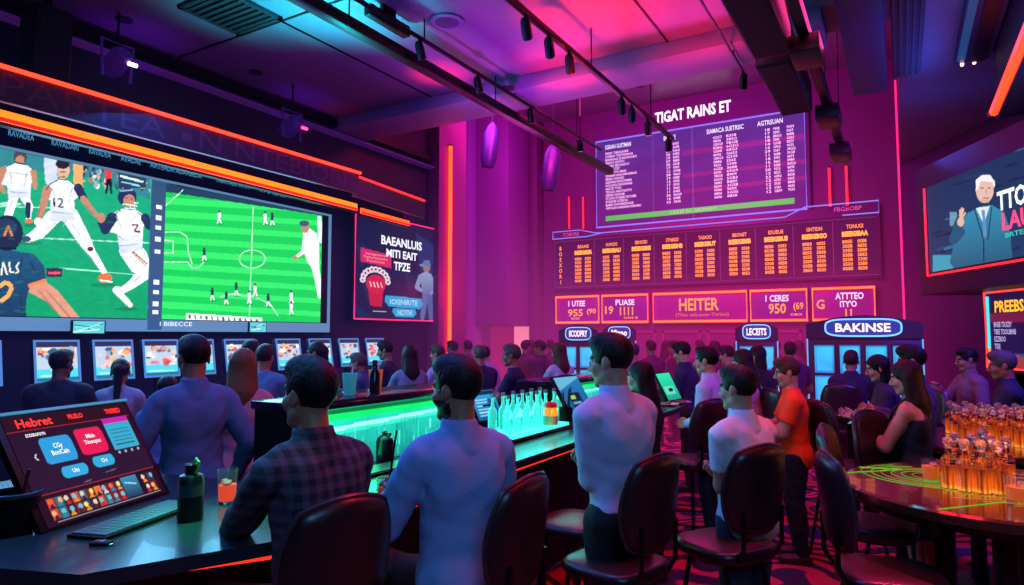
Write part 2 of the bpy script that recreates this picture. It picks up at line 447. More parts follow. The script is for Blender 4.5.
    # hands, finest
    for (Tw, dv, sd) in hands:
        thumb = MT[:3, :3] @ np.array((-sd*.7, -.4, .6)) if not (isinstance(arms, str) and arms == 'down') else np.array((0, -1., 0))
        curl = .75
        HPp = hand_prims(Tw, dv, thumb, curl)
        gg = Grid(np.array(Tw)-.2, np.array(Tw)+.2, .0042 if res < .015 else .007)
        put(gg, cone(Tw-np.array(dv)*.25, Tw, .033, .027), .01)
        for p in HPp: put(gg, p, .006)
        V, Q = nets(gg)
        parts_v.append(V); parts_f.append(Q+nv); nv += len(V); cat.append(np.zeros(len(Q), int))
    out.append(('body', np.concatenate(parts_v), np.concatenate(parts_f), np.concatenate(cat), ['skin', 'lip', 'hair']))
    # eyes
    if res < .015:
        for sd in (1, -1):
            e = MB(); pr = [(.0115*math.sin(a), -.0115*math.cos(a)) for a in np.linspace(.02, PI-.02, 9)]
            Me = Matrix((MH @ trm((.032*sd, -.0755, .004)) @ rotm('x', PI/2)).tolist())
            e.lathe(pr, 12, M=Me)
            Vv = np.array(e.v); Ff = [f for f in e.f]
            cm = []
            for f in Ff:
                c = Vv[list(f)].mean(0); l = c @ IH[:3, :3].T+IH[:3, 3]
                cm.append(1 if (l[1] < -.0848) else 0)
            out.append(('eye', Vv, Ff, np.array(cm), ['eyewhite', 'iris']))
    # hair
    if hair != 'bald':
        gh = Grid(hc-np.array((.2, .2, .62 if hair in ('long', 'pony') else .2)), hc+.2, max(hr, .006) if res < .015 else .012)
        put(gh, elli((0, .016, .040), (.084, .104, .098), MH), .01)
        if hair in ('quiff', 'short'):
            put(gh, elli((.0, -.035, .098), (.068, .065, .044), MH), .03)
        X, Y, Z = gh.all(); lx, ly, lz = [IH[i, 0]*X+IH[i, 1]*Y+IH[i, 2]*Z+IH[i, 3] for i in range(3)]
        facec = np.sqrt((lx/.082)**2+((ly+.11)/.088)**2+((lz+.03)/.098)**2)-1
        low = -(lz+.088-.8*np.maximum(0, .035-ly)) if hair not in ('long', 'pony', 'bob') else -(lz+.09)
        gh.v = np.maximum(gh.v, np.maximum(-facec*.08, low)).astype(np.float32)
        if hair not in ('long', 'bob'):   # ears stay free
            for sd in (1, -1): put(gh, elli((.083*sd, .008, -.018), (.03, .03, .042), MH), .004, sub=True)
        if hair == 'long':
            tdn = MT[:3, :3] @ np.array((0, 0, -1.)); bk = MT[:3, :3] @ np.array((0, 1., 0))
            a = ap(MH, (0, .055, .01))
            put(gh, cone(a, a+tdn*.20+bk*.035, .085, .088, None, .62), .03); put(gh, cone(a+tdn*.2+bk*.035, a+tdn*.42+bk*.05, .088, .06, None, .5), .03)
            for sd in (1, -1):
                b = ap(MH, (.068*sd, .02, .0)); put(gh, cone(b, b+tdn*.24+bk*.02+MT[:3, 0]*sd*.02, .03, .028), .03)
        if hair == 'pony':
            a = ap(MH, (0, .1, .02)); put(gh, elli(a, (.05, .045, .05)), .02); put(gh, cone(a, a+np.array((0, .05, -.3)), .042, .026), .03)
        if hair == 'bob':
            a = ap(MH, (0, .04, .0)); put(gh, cone(a, a+np.array((0, .02, -.12)), .09, .085, None, .7), .03)
        X, Y, Z = gh.all(); lx, ly, lz = [IH[i, 0]*X+IH[i, 1]*Y+IH[i, 2]*Z+IH[i, 3] for i in range(3)]
        gh.v = (gh.v+.0013*np.sin(190*lx+14*np.sin(30*lz)+6*np.sin(40*ly))+.0010*np.sin(260*ly+11*np.sin(25*lx+35*lz))).astype(np.float32)
        V, Q = nets(gh); out.append(('hair', V, Q, np.zeros(len(Q), int), ['hair']))
    # shirt / top
    IT = np.linalg.inv(MT)
    g = Grid(lo, hi, res)
    ex = .012 if top != 'jacket' else .02
    for p in P:
        if p['tag'] == 'torso': put(g, p, .04, ex+(.012 if (not tuck and p['t'] == 'e' and p['c'][2] < .2) else 0))
    if sleeve == 'long':
        for p in P:
            if p['tag'] in ('uarm', 'farm'): put(g, p, .014, ex+.004)
    X, Y, Z = g.all(); lx, ly, lz = [IT[i, 0]*X+IT[i, 1]*Y+IT[i, 2]*Z+IT[i, 3] for i in range(3)]
    nk = np.sqrt(lx**2+(ly-.008)**2)-.082
    if sleeve == 'none': v = np.maximum(g.v, lz-.40)
    else: v = np.maximum(g.v, lz-.565-.12*ly)
    hem = -(lz-.02) if tuck else -(lz+.13)
    if top == 'dress': hem = -(Z-.5)
    if sleeve == 'short':
        for sd, T in ((1, tgt[0]), (-1, tgt[1])):
            S = ap(MT, (.178*W*sd, .012, .445)); E, _ = ik(S, ap(MT, T), .285, .25, (MT[:3, :3] @ np.array((sd*.55, .35, -.9))))
            u = (E-S)/np.linalg.norm(E-S); gs = Grid(lo, hi, res)
            put(gs, cone(S, E, .062*width, .056, None), .03, ex)
            v = smin(v, np.maximum(gs.v, (X-S[0])*u[0]+(Y-S[1])*u[1]+(Z-S[2])*u[2]-.19), .02)
    v = v+wrinkle(X, Y, Z, .0034 if top != 'tee' else .003)
    v = np.maximum(v, hem)
    if top == 'dress':
        gs = Grid(lo, hi, res); put(gs, cone((0, .01, pel-.02), (0, .01, .5), .19, .23, None, .78), .02); v = smin(v, np.maximum(gs.v, hem), .03)
    g.v = v.astype(np.float32)
    if sleeve != 'none':   # collar
        hh = .045 if top == 'tee' else .083
        gc = Grid(lo, hi, min(res, .01) if res < .015 else res) if False else Grid(lo, hi, res); put(gc, cone(ap(MT, (0, .018, .47)), ap(MT, (0, .006, .60)), .092 if not female else .076, .066 if not female else .055), .01)
        gc.v = np.maximum(gc.v, (lz-.50-hh+.25*np.minimum(0, ly)).astype(np.float32))
        g.v = smin(g.v, gc.v, .003).astype(np.float32)
    V, Q = nets(g); out.append(('dress' if top == 'dress' else 'jacket' if top == 'jacket' else 'shirt', V, Q, np.zeros(len(Q), int), ['top']))
    if top == 'dress' and sleeve == 'none':
        b = MB()
        for sd in (1, -1):
            b.tube([ap(MT, (.075*sd, -.125, .36)), ap(MT, (.08*sd, -.10, .45)), ap(MT, (.08*sd, .0, .545)), ap(MT, (.08*sd, .09, .48)), ap(MT, (.075*sd, .12, .38))], .012, 6)
        out.append(('shoulder_strap', np.array(b.v), b.f, np.zeros(len(b.f), int), ['top']))
    # trousers
    if bottom == 'trousers':
        g = Grid(lo, hi, res)
        for p in P:
            if p['tag'] in ('thigh', 'shin'): put(g, p, .03, .012 if p['tag'] == 'thigh' else .016)
            elif p['tag'] == 'torso' and (p['t'] == 'e') and p['c'][2] < .2: put(g, p, .03, .012)
        X, Y, Z = g.all(); lz = IT[2, 0]*X+IT[2, 1]*Y+IT[2, 2]*Z+IT[2, 3]
        v = g.v+wrinkle(X, Y, Z, .0042)
        ank = -(Z-(min(f[2] for f in feet)-.045))
        g.v = np.maximum(np.maximum(v, lz-.09), ank).astype(np.float32)
        V, Q = nets(g); out.append(('trousers', V, Q, np.zeros(len(Q), int), ['bottom']))
    # shoes
    for A in feet:
        g = Grid(A-np.array((.1, .24, .12)), A+np.array((.1, .14, .1)), .008 if res < .015 else .013)
        put(g, elli(A+np.array((0, -.065, -.048)), (.05, .142, .045)), .02); put(g, cone(A+np.array((0, .01, -.04)), A+np.array((0, .004, .015)), .052, .05), .03); put(g, elli(A+np.array((0, .02, -.05)), (.044, .055, .04)), .02)
        X, Y, Z = g.all(); g.v = np.maximum(g.v, np.maximum(-(Z-(A[2]-.083)), Z-(A[2]+.02))+0*X+0*Y).astype(np.float32)
        V, Q = nets(g)
        if len(Q):
            cm = (V[Q].mean(1)[:, 2] < A[2]-.066).astype(int)
            out.append(('shoe', V, Q, cm, ['shoe', 'sole']))
    res_ = []
    for nm, V, Q, cm, roles in out:
        me = bpy.data.meshes.new(nm); me.from_pydata((np.array(V)*s).tolist(), [], Q.tolist() if hasattr(Q, 'tolist') else Q)
        for _ in roles: me.materials.append(None)
        me.polygons.foreach_set('material_index', np.array(cm, np.int32)); me.polygons.foreach_set('use_smooth', np.ones(len(me.polygons), bool)); me.update()
        res_.append((nm, me, roles))
    _PC[key] = res_
    return res_

SKIN = {'light': '#b98468', 'tan': '#96654a', 'dark': '#6a4330', 'pale': '#c99a80'}
HAIRC = {'black': '#0a0807', 'brown': '#241510', 'blonde': '#6a4424', 'grey': '#4a4644', 'darkblonde': '#4d3320', 'auburn': '#22100a'}
def cloth(c, pat=None):
    key = 'cloth_'+c+(pat or '')
    if key in _M: return _M[key]
    m = mat(key, c, .85, bump=.55, bscale=13, var=.08)
    if pat == 'plaid':
        nt = m.node_tree; b = nt.nodes['Principled BSDF']; tc = nt.nodes.new('ShaderNodeTexCoord')
        acc = None
        for ax, sc in (('X', 9), ('Z', 9)):
            w = nt.nodes.new('ShaderNodeTexWave'); w.bands_direction = ax; w.inputs['Scale'].default_value = sc*.75; w.inputs['Distortion'].default_value = .4; w.inputs['Detail'].default_value = 0
            nt.links.new(tc.outputs['Object'], w.inputs['Vector'])
            r = nt.nodes.new('ShaderNodeValToRGB'); r.color_ramp.elements[0].position = .45; r.color_ramp.elements[1].position = .6
            nt.links.new(w.outputs['Fac'], r.inputs['Fac'])
            if acc is None: acc = r.outputs['Color']
            else:
                a = nt.nodes.new('ShaderNodeMix'); a.data_type = 'RGBA'; a.inputs[0].default_value = .5
                nt.links.new(acc, a.inputs[6]); nt.links.new(r.outputs['Color'], a.inputs[7]); acc = a.outputs[2]
        mx = nt.nodes.new('ShaderNodeMix'); mx.data_type = 'RGBA'; mx.inputs[6].default_value = (.006, .008, .018, 1); mx.inputs[7].default_value = (.07, .045, .085, 1)
        nt.links.new(acc, mx.inputs[0]); nt.links.new(mx.outputs[2], b.inputs['Base Color'])
    return m

def person(label, px, d, rel, group=None, skin='light', hairc='black', topc='#c8d0dc', botc='#10121c', shoec='#0c0c0e', pat=None, key=None, xy=None, z=0., **kw):
    k = key or label; hgt = kw.get('h', 1.75); sc = 1.
    if kw.get('pose') != 'sit': sc = hgt/1.75; kw['h'] = 1.75
    ms = person_meshes(k, **kw)
    x, y = xy if xy else spot(px, d)
    root = thing('person', label, 'person', (x, y, z), face(px, rel), group)
    root.scale = (sc, sc, sc)
    roles = {'skin': mat('skin_'+skin, SKIN[skin], .5, bump=.05, bscale=300, var=.08), 'lip': mat('lip_'+skin, '#8a4038', .4), 'hair': mat('hair_'+hairc, HAIRC[hairc], .5, bump=.4, bscale=140, spec=.25),
             'eyewhite': mat('eye_white', '#d8d4d0', .2), 'iris': mat('eye_iris', '#1a0f08', .1), 'top': cloth(topc, pat), 'bottom': cloth(botc), 'shoe': mat('shoe_'+shoec, shoec, .4), 'sole': mat('shoe_sole', '#777070', .7)}
    for nm, me, rl in ms:
        o = link(nm, me, root)
        for i, r_ in enumerate(rl):
            o.material_slots[i].link = 'OBJECT'; o.material_slots[i].material = roles[r_]
    return root
# ------------------------------------------------------------------ room shell
XL, YB, ZC, ZF = -7.5, 15.0, 5.15, 7.35
m_dark = mat('paint_dark_purple', '#1c1430', .6, var=.25, bscale=3)
m_navy = mat('paint_navy', '#10142c', .55, var=.25, bscale=3)
m_back = mat('paint_plum', '#4a2048', .6, var=.2, bscale=2)
m_black = mat('black_metal', '#0a0a0d', .4, .3)
m_blackp = mat('black_plastic', '#08080c', .45, spec=.2)
m_grey = mat('grey_metal', '#3a3d48', .4, .5)
m_chrome = mat('chrome', '#9a9aa2', .2, 1.)
m_ceil = mat('ceiling_lacquer', '#7a7488', .36, .2, var=.12, bscale=2)

def carpet():
    m = bpy.data.materials.new('carpet_swirl'); m.use_nodes = True; nt = m.node_tree; b = nt.nodes['Principled BSDF']
    tc = nt.nodes.new('ShaderNodeTexCoord'); n1 = nt.nodes.new('ShaderNodeTexNoise'); n1.inputs['Scale'].default_value = .9; n1.inputs['Detail'].default_value = 1.5
    nt.links.new(tc.outputs['Object'], n1.inputs['Vector'])
    ma = nt.nodes.new('ShaderNodeMix'); ma.data_type = 'VECTOR'; ma.inputs[0].default_value = .8
    nt.links.new(tc.outputs['Object'], ma.inputs[4]); nt.links.new(n1.outputs['Color'], ma.inputs[5])
    w = nt.nodes.new('ShaderNodeTexWave'); w.wave_type = 'RINGS'; w.inputs['Scale'].default_value = 4.4; w.inputs['Distortion'].default_value = 11; w.inputs['Detail'].default_value = 1.2; w.inputs['Detail Scale'].default_value = .8
    nt.links.new(ma.outputs[1], w.inputs['Vector'])
    r = nt.nodes.new('ShaderNodeValToRGB'); e = r.color_ramp.elements
    e[0].position = .46; e[0].color = (.012, .012, .035, 1); e[1].position = .62; e[1].color = (.55, .02, .05, 1)
    nt.links.new(w.outputs['Fac'], r.inputs['Fac']); nt.links.new(r.outputs['Color'], b.inputs['Base Color'])
    n2 = nt.nodes.new('ShaderNodeTexNoise'); n2.inputs['Scale'].default_value = 260
    bp = nt.nodes.new('ShaderNodeBump'); bp.inputs['Strength'].default_value = .4; bp.inputs['Distance'].default_value = .01
    nt.links.new(tc.outputs['Object'], n2.inputs['Vector']); nt.links.new(n2.outputs['Fac'], bp.inputs['Height']); nt.links.new(bp.outputs['Normal'], b.inputs['Normal'])
    b.inputs['Roughness'].default_value = .8
    return m
struct(MB().box(-10.2, 7.2, -3.2, 15.4, -.1, 0).build('floor', carpet()))
struct(MB().box(XL-.2, XL, -3, 10.2, 0, 5.3).build('wall_left', m_navy))
struct(MB().box(XL-.2, XL, 7.75, 10.2, 5.3, 7.5).build('wall_upper', m_navy))
struct(MB().box(-9.8, -9.6, 10.0, 15.2, 0, 7.5).build('wall_left_rear', m_back))
struct(MB().box(-9.8, XL-.2, 10.0, 10.2, 0, 7.5).build('wall_return', m_back))
struct(MB().box(-9.8, .4, YB, YB+.2, 0, 7.5).build('wall_back', m_back))
struct(MB().box(-10, 7, -3.2, -3, 0, 5.3).build('wall_front', m_dark))
struct(MB().prism([(.1, YB+.2), (.1, YB-.1), (6.9, .55), (6.9, -3.1), (7.1, -3.1), (7.1, .6)], 0, 5.3).build('wall_right', mat('paint_violet', '#2a1c4c', .6, var=.2, bscale=2)))
struct(MB().box(-10, 7.2, -3.2, 7.9, ZC, ZC+.15).box(.08, 7.2, 7.9, 15.2, ZC, ZC+.15).build('ceiling', m_ceil))
struct(MB().box(-10, .25, 7.7, 15.2, ZF, ZF+.15).build('ceiling_rear', m_ceil))
struct(MB().box(-10, .25, 7.75, 7.9, ZC+.15, ZF).box(.1, .25, 7.9, 15.2, ZC+.15, ZF).build('wall_riser', m_back))
struct(MB().box(-9.6, -.6, 7.2, 7.9, ZC-.18, ZC, bev=.01).build('trim_1', mat('beam_grey', '#8a80a0', .45)))
# ceiling panel joints
struct(MB().box(-7.4, 6, 4.6, 4.62, ZC-.012, ZC).box(-5.6, -5.58, -3, 7.2, ZC-.012, ZC).box(-2.2, -2.18, -3, 7.2, ZC-.012, ZC).build('trim_2', m_black))
struct(MB().box(XL, XL+.12, -3, 9.6, ZC-.14, ZC-.05).build('trim_3', m_black))
struct(MB().box(XL, XL+.16, -3, 9.6, ZC-.27, ZC-.24).build('trim_4', mat('violet_cornice', '#3a2060', .4, emit='#7a30b0', es=.16)))
# column with neon, pilasters and bulkhead at the rear left
struct(MB().box(-7.95, -7.25, 9.62, 10.5, 0, ZF, bev=.02).build('column_1', mat('paint_pink', '#8a3a72', .5)))
struct(MB().box(-9.6, -9.1, 13.3, 13.9, 0, ZF, bev=.02).build('column_2', mat('paint_mauve', '#7a4a90', .5)))
struct(MB().box(-9.3, -8.15, 13.6, 15, 2.05, ZF, bev=.02).build('bulkhead', mat('paint_mauve2', '#6a3478', .55)))
struct(MB().box(-8.12, -7.9, 14.6, 15, 0, ZF, bev=.02).build('column_3', m_back))
d1 = struct(MB().box(-8.75, -8.35, 14.9, 15, 0, 2.02, bev=.01).build('door_1', mat('door_pale_glow', '#c8a0a8', .5, emit='#ff9aa0', es=.8)))  # emission puts the light on this door into its surface
struct(MB().box(-9.5, -8.75, 14.93, 15, 0, 2.02).build('door_2', mat('door_red_glow', '#5a1022', .5, emit='#d0203a', es=.25)))  # red glow put into the panel as emission
# wainscot panels along the back wall (framed mouldings)
w = MB()
for i in range(6):
    x = -6.9+i*1.05
    w.box(x, x+.9, 14.97, 15, .95, 1.0).box(x, x+.9, 14.97, 15, 1.85, 1.9).box(x, x+.05, 14.97, 15, .95, 1.9).box(x+.85, x+.9, 14.97, 15, .95, 1.9)
struct(w.build('trim_5', mat('mould_plum', '#6a3060', .5)))
struct(MB().box(-9.6, .1, 14.95, 15, 0, .14).build('baseboard_back', m_black)); struct(MB().box(XL, XL+.03, -3, 9.6, 0, .14).build('baseboard_left', m_black))

# left soffit with its glowing edges
def q(Ms, pts):
    o = len(Ms.v); return Ms
sof = MB()
P0 = [(-6.3, -2.5), (-6.3, 6.55), (-6.45, 6.62), (-6.7, 8.5), (-6.9, 8.6)]
sof.prism(P0+[(-7.5, 8.6), (-7.5, -2.5)], 3.95, 4.0)
for a_, b_ in zip(P0[:-1], P0[1:]): sof.prism([a_, b_, (b_[0]-.05, b_[1]), (a_[0]-.05, a_[1])], 3.72, 3.95)
Pl = [(-6.32, -2.5), (-6.86, 7.05), (-6.98, 8.3)]
for a_, b_ in zip(Pl[:-1], Pl[1:]): sof.prism([a_, b_, (b_[0]-.06, b_[1]), (a_[0]-.06, a_[1])], 3.60, 3.97)
struct(sof.build('soffit', mat('soffit_dark', '#2c1430', .45, var=.2, bscale=3)))
def neon(name, label, pts, r, c, s, n=8, grp=None, holder=True):
    t = thing(name, label, 'neon light', pts[0], 0, grp); o = Vector(pts[0])
    L = [tuple(Vector(p)-o) for p in pts]
    MB().tube(L, r, n).build('tube', glow(c+'_%g' % s, c, s), t)
    if holder:
        u = (Vector(L[-1])-Vector(L[0])).normalized()*.03
        for p, k in ((Vector(L[0]), -1), (Vector(L[-1]), 1)):
            MB().tube([p, p+u*k], r*1.35, n).build('end_cap', m_black, t)
    return t
neon('neon_strip', 'thin red-orange neon line along the upper edge of the left soffit', [(-6.27, -2.4, 4.0), (-6.27, 6.55, 4.0)], .02, '#ff3018', 5)
neon('neon_strip', 'short thin red neon line on the stepped far end of the left soffit', [(-6.43, 6.62, 4.0), (-6.67, 8.45, 4.0)], .018, '#ff2818', 3)
def slab(name, label, a, b, hgt, c, s):
    t = thing(name, label, 'neon light', (a[0], a[1], a[2])); d = Vector(b)-Vector(a); L = d.length
    M = Matrix.Rotation(math.atan2(d.y, d.x), 4, 'Z')
    MB().box(0, L, -.03, .0, -hgt/2, hgt/2, M=M, bev=.012).build('diffuser', glow(c+'_%g' % s, c, s), t)
    MB().box(0, L, 0, .03, -hgt/2-.025, hgt/2+.025, M=M).build('housing', m_black, t)
    MB().box(0, L, -.036, -.03, -hgt/2, -hgt/6, M=M).build('lower_glow', glow('redlow', '#ff1804', 2.6), t)
    return t
slab('neon_strip', 'broad glowing orange light band above the giant football screen', (-6.29, -2.4, 3.67), (-6.83, 7.05, 3.67), .1, '#ff5a0c', 4.2)
slab('neon_strip', 'shorter orange light band above the promotional poster screen', (-6.85, 7.15, 3.64), (-6.96, 8.4, 3.60), .085, '#ff4a0c', 3.2)
t = thing('soffit_lettering', 'dark unlit capital lettering between the two orange lines of the left soffit', 'lettering', (-6.302, 2.6, 3.86), PI/2)
text('lettering', 'PARTEA ▪N NTEBION', 3.9, .2, 1.75, 0, -.004, mat('letter_dark', '#4a2a4a', .5), t)
neon('neon_tube', 'tall vertical orange-red neon tube on the pink column', [(-7.2, 9.9, .4), (-7.2, 9.9, 5.35)], .035, '#ff3a14', 6)
neon('neon_tube', 'violet neon line running up the corner of the back wall', [(.06, 14.87, .6), (.06, 14.87, 6.9)], .02, '#d0206a', 2.2)
for px, y0, y1, w_ in ((569, 197, 229, 'left of the tall odds board, outer one'), (583, 197, 229, 'left of the tall odds board, nearer the board'), (829, 168, 207, 'right of the tall odds board, nearer the board'), (846, 166, 206, 'right of the tall odds board, outer one')):
    a = on_plane(px, y0, (0, 14.9, 0), (0, 1, 0)); b = on_plane(px, y1, (0, 14.9, 0), (0, 1, 0))
    neon('neon_tube', 'short vertical red neon tube '+w_, [(a.x, 14.9, b.z), (a.x, 14.9, a.z)], .022, '#ff1c20', 3.5, grp='short red wall tubes')

# ------------------------------------------------------------------ giant video wall on the left
Y0s, Z0s = 2.0, 1.86
Y1s = on_plane(325, 270, (XL, 0, 0), (1, 0, 0)).y; ZTs = 3.62
vw = thing('video_wall', 'giant wall screen with white-jersey football players beside a green pitch view', 'screen', (XL+.1, Y0s, Z0s), PI/2)
Ws, Hs = Y1s-Y0s, ZTs-Z0s
def TL(px, py):
    p = on_plane(px, py, (XL+.1, 0, 0), (1, 0, 0)); return (p.y-Y0s, p.z-Z0s)
us = TL(149, 250)[0]; ue = TL(163, 250)[0]; ur = TL(321, 270)[0]; vb = TL(200, 320)[1]
MB().box(-.05, Ws+.02, .0, .08, -.04, Hs+.05, bev=.01).build('cabinet', m_blackp, vw)
fr = mat('screen_frame', '#56748c', .4, emit='#6a9cc0', es=.8)
MB().box(0, Ws, -.02, .0, -.02, vb-.01).box(Ws-.04, Ws, -.02, 0, 0, Hs).box(0, Ws, -.02, 0, Hs-.025, Hs).build('frame', fr, vw)
MB().box(us, ue, -.022, 0, 0, Hs-.03).build('sidebar', mat('sidebar_slate', '#2c4660', .4, emit='#3a6488', es=.9), vw)
wt = glow('white', '#e8f4ff', 1.4)
sd = MB()
for i, z in enumerate((1.42, 1.30, 1.18, 1.05, .9, .55, .43, .3, .2)):
    c = (us+ue)/2; sd.box(c-.03, c+.035, -.028, -.022, z-.02-.01*(i % 2), z+.025)
sd.build('sidebar_icon', wt, vw)
text('caption', 'I BIBECCE', .4, .05, TL(175, 324)[0], TL(175, 324)[1], -.026, wt, vw)
# left picture
cv = Canvas(us, Hs-vb-.03, .0075, '#2aa078')
H0 = vb
cv.T = lambda x, y: (TL(x, y)[0], TL(x, y)[1]-H0)
cv.rect(-60, 100, 150, 330, '#18a078', 1, '#0a8f58')
cv.poly([(-60, 125), (150, 168), (150, 200), (90, 178), (-60, 160)], '#2c7a80')
rr = random.Random(5)
for i in range(420):
    x = rr.uniform(-40, 150); y = 133+.165*x+rr.uniform(4, 38 if x > 80 else 12)
    cv.ell(x, y, rr.uniform(.8, 2.4), rr.uniform(1, 3.4), rr.choice(['#d8e4ea', '#1c2c44', '#3a6a80', '#c84a3a', '#8aa8b4', '#0e1828', '#e0a070', '#2a4a60']), .9)
cv.rect(118, 168, 146, 188, '#1c3a50'); cv.line([(120, 176), (143, 182)], 2.2, '#c8e4f0'); cv.line([(121, 182), (140, 186)], 1.4, '#8ac0d8')
for a, b in (((-10, 236), (150, 243)), ((60, 268), (150, 276)), ((-60, 205), (60, 208))): cv.line([a, b], 1.1, '#a8ecd0', .85)
cv.ell(10, 204, 11, 2.2, '#b8f0d8', .7)
W1, W2, NV, SK, ORG = '#eef0f4', '#b8c4d4', '#1c2c4c', '#b07a60', '#e8642c'
# referee in red far away
cv.limb([(109, 166), (108, 180)], [6, 6], '#d8342c'); cv.limb([(108, 180), (106, 193)], [3, 2], '#14141c'); cv.limb([(110, 180), (111, 193)], [3, 2], '#14141c'); cv.ell(109, 162, 2.4, 3, SK)
# far standing players
cv.limb([(50, 160), (51, 180)], [13, 12], W2); cv.limb([(78, 164), (78, 188)], [10, 9], '#d8a060'); cv.ell(78, 157, 4, 5, '#d8b070')
# player top left
cv.limb([(14, 196), (8, 216), (0, 226)], [9, 8, 5], W1); cv.limb([(24, 196), (29, 206), (28, 220)], [9, 7, 5], W1); cv.limb([(28, 205), (28, 216)], [6, 5], NV)
cv.poly([(4, 167), (14, 163), (30, 166), (35, 176), (31, 184), (30, 198), (8, 198), (7, 186), (0, 184)], W1, 1, W2)
cv.limb([(3, 170), (-2, 184), (4, 192)], [7, 6, 4], SK); cv.limb([(33, 172), (35, 188)], [6, 4], SK)
cv.ell(20, 157, 6.6, 7.6, '#3c4048'); cv.ell(20, 160, 4.6, 4.4, SK); cv.line([(15, 163), (25, 164)], 1.3, '#22262e'); cv.line([(10, 172), (28, 175)], 1, '#8894a8'); cv.ell(29, 221, 4, 2.2, ORG)
# running player 12
cv.limb([(52, 218), (40, 232), (28, 239)], [15, 12, 8], W1); cv.ell(26, 239, 5, 3, '#3a4660'); cv.limb([(70, 216), (84, 240), (90, 250)], [17, 13, 9], W1, 1); cv.limb([(90, 249), (98, 262), (104, 272)], [7, 6.5, 5], W1); cv.ell(90, 249, 3.2, 2.4, '#4a3428'); cv.ell(105, 278, 7, 4.6, ORG); cv.line([(100, 280), (112, 282)], 1.6, '#f0f0f0')
cv.poly([(47, 187), (58, 180), (68, 181), (76, 186), (80, 196), (74, 200), (75, 220), (50, 222), (50, 200), (43, 204)], W1, 1, W2)
cv.limb([(47, 190), (43, 206), (38, 220)], [9, 7, 4.5], SK); cv.ell(38, 222, 4, 4.5, W1); cv.limb([(78, 188), (83, 198)], [9, 8], NV); cv.limb([(83, 199), (93, 212), (101, 219)], [6.5, 5.5, 4], SK)
cv.ell(63, 170, 6.4, 9.4, '#caa58c'); cv.ell(62.5, 164, 7, 5, '#241c20'); cv.line([(60, 172), (66, 172)], 1, '#5a3a30'); cv.line([(60, 168), (66, 168)], .9, '#3a2420'); cv.line([(60, 177), (65, 177)], 1.2, '#7a3430')
cv.line([(54, 198), (54, 207)], 1.8, '#26304c'); cv.line([(58, 199), (62, 199), (62, 203), (58, 207), (63, 207)], 1.5, '#26304c')
# player right with helmet
cv.limb([(128, 250), (137, 266), (146, 272)], [18, 15, 12], W1); cv.limb([(138, 256), (146, 272), (132, 284), (120, 292)], [18, 14, 9, 6], W1, 1); cv.limb([(116, 290), (130, 305)], [7, 5], '#e8ecf0'); cv.ell(119, 290, 5, 3.5, '#c8d0d8'); cv.line([(129, 250), (146, 266)], 1.6, '#c89c34'); cv.line([(131, 250), (147, 264)], 1.2, NV)
cv.poly([(110, 215), (121, 209), (138, 211), (146, 218), (143, 228), (142, 250), (120, 254), (117, 234), (110, 232)], W1, 1, W2)
cv.limb([(112, 218), (105, 230), (100, 222)], [11, 9, 6], NV); cv.limb([(145, 218), (149, 226)], [9, 8], NV); cv.ell(101, 218, 4, 5, SK)
cv.ell(127, 197, 9.5, 9.5, NV); cv.ell(129, 201, 6, 6.6, SK); cv.line([(122, 204), (137, 206)], 1.3, '#d0d8e4'); cv.line([(124, 208), (136, 209)], 1.2, '#d0d8e4'); cv.line([(120, 191), (133, 190)], 1.6, '#8a9cc0'); cv.line([(125, 198), (127, 198)], 1, '#201814'); cv.line([(131, 199), (133, 199)], 1, '#201814')
cv.line([(132, 225), (138, 225), (134, 231), (140, 232)], 1.6, '#6a2a34')
# player in navy seen from behind, lower left
cv.limb([(30, 282), (52, 296), (82, 330)], [19, 15, 12], '#c88a70'); cv.poly([(-60, 250), (-8, 246), (10, 250), (34, 254), (44, 266), (46, 280), (30, 286), (26, 300), (26, 330), (-60, 330)], '#1c4a6c', 1, '#123048')
cv.line([(28, 286), (46, 280)], 3.4, '#e07a3c'); cv.ell(7, 233, 16, 18, '#16263c'); cv.ell(5, 228, 12, 9, '#1e3450'); cv.line([(4, 236), (8, 226), (12, 236)], 2.2, '#e07a3c'); cv.line([(-4, 248), (16, 249)], 2.6, '#0c1826')
cv.line([(1, 275), (3, 262), (7, 275)], 1.7, '#d8e0d0'); cv.line([(9, 262), (10, 272), (14, 272)], 1.7, '#d8e0d0'); cv.line([(19, 262), (16, 267), (19, 272), (15, 273)], 1.5, '#d8e0d0')
cv.line([(-2, 287), (6, 282), (12, 287), (8, 296), (0, 302)], 4.2, '#f0a050'); cv.line([(-10, 316), (24, 318)], 1.4, '#3a6a8a')
cv.rect(46, 268, 62, 277, '#2c2c3c'); cv.line([(48, 273), (60, 273)], 2.4, '#e84a5a')
GR = '#8494ac'
for pts_ in ([(52, 188), (56, 200)], [(72, 188), (68, 204)], [(52, 212), (72, 214)], [(56, 222), (44, 231)], [(72, 224), (84, 242)], [(66, 220), (62, 228)], [(88, 254), (98, 268)], [(10, 172), (12, 184)], [(27, 172), (24, 186)], [(10, 192), (28, 193)], [(13, 200), (8, 212)], [(116, 216), (122, 230)], [(136, 216), (130, 222)], [(119, 246), (140, 244)], [(130, 256), (142, 270)], [(140, 276), (126, 288)], [(118, 236), (124, 240)], [(78, 228), (80, 236)]):
    cv.line(pts_, [1.6, .5], GR, .75)
for pts_ in ([(46, 190), (50, 184), (58, 180)], [(78, 188), (72, 183)], [(4, 168), (14, 163)], [(34, 170), (28, 166)], [(111, 216), (121, 210)], [(145, 219), (137, 212)]): cv.line(pts_, 1.4, '#2c3a5c', .8)
for x_, y_, rx_ in ((30, 243, 12), (104, 285, 13), (126, 309, 12), (8, 229, 8), (30, 225, 7)): cv.ell(x_, y_, rx_, 2, '#06633c', .55)
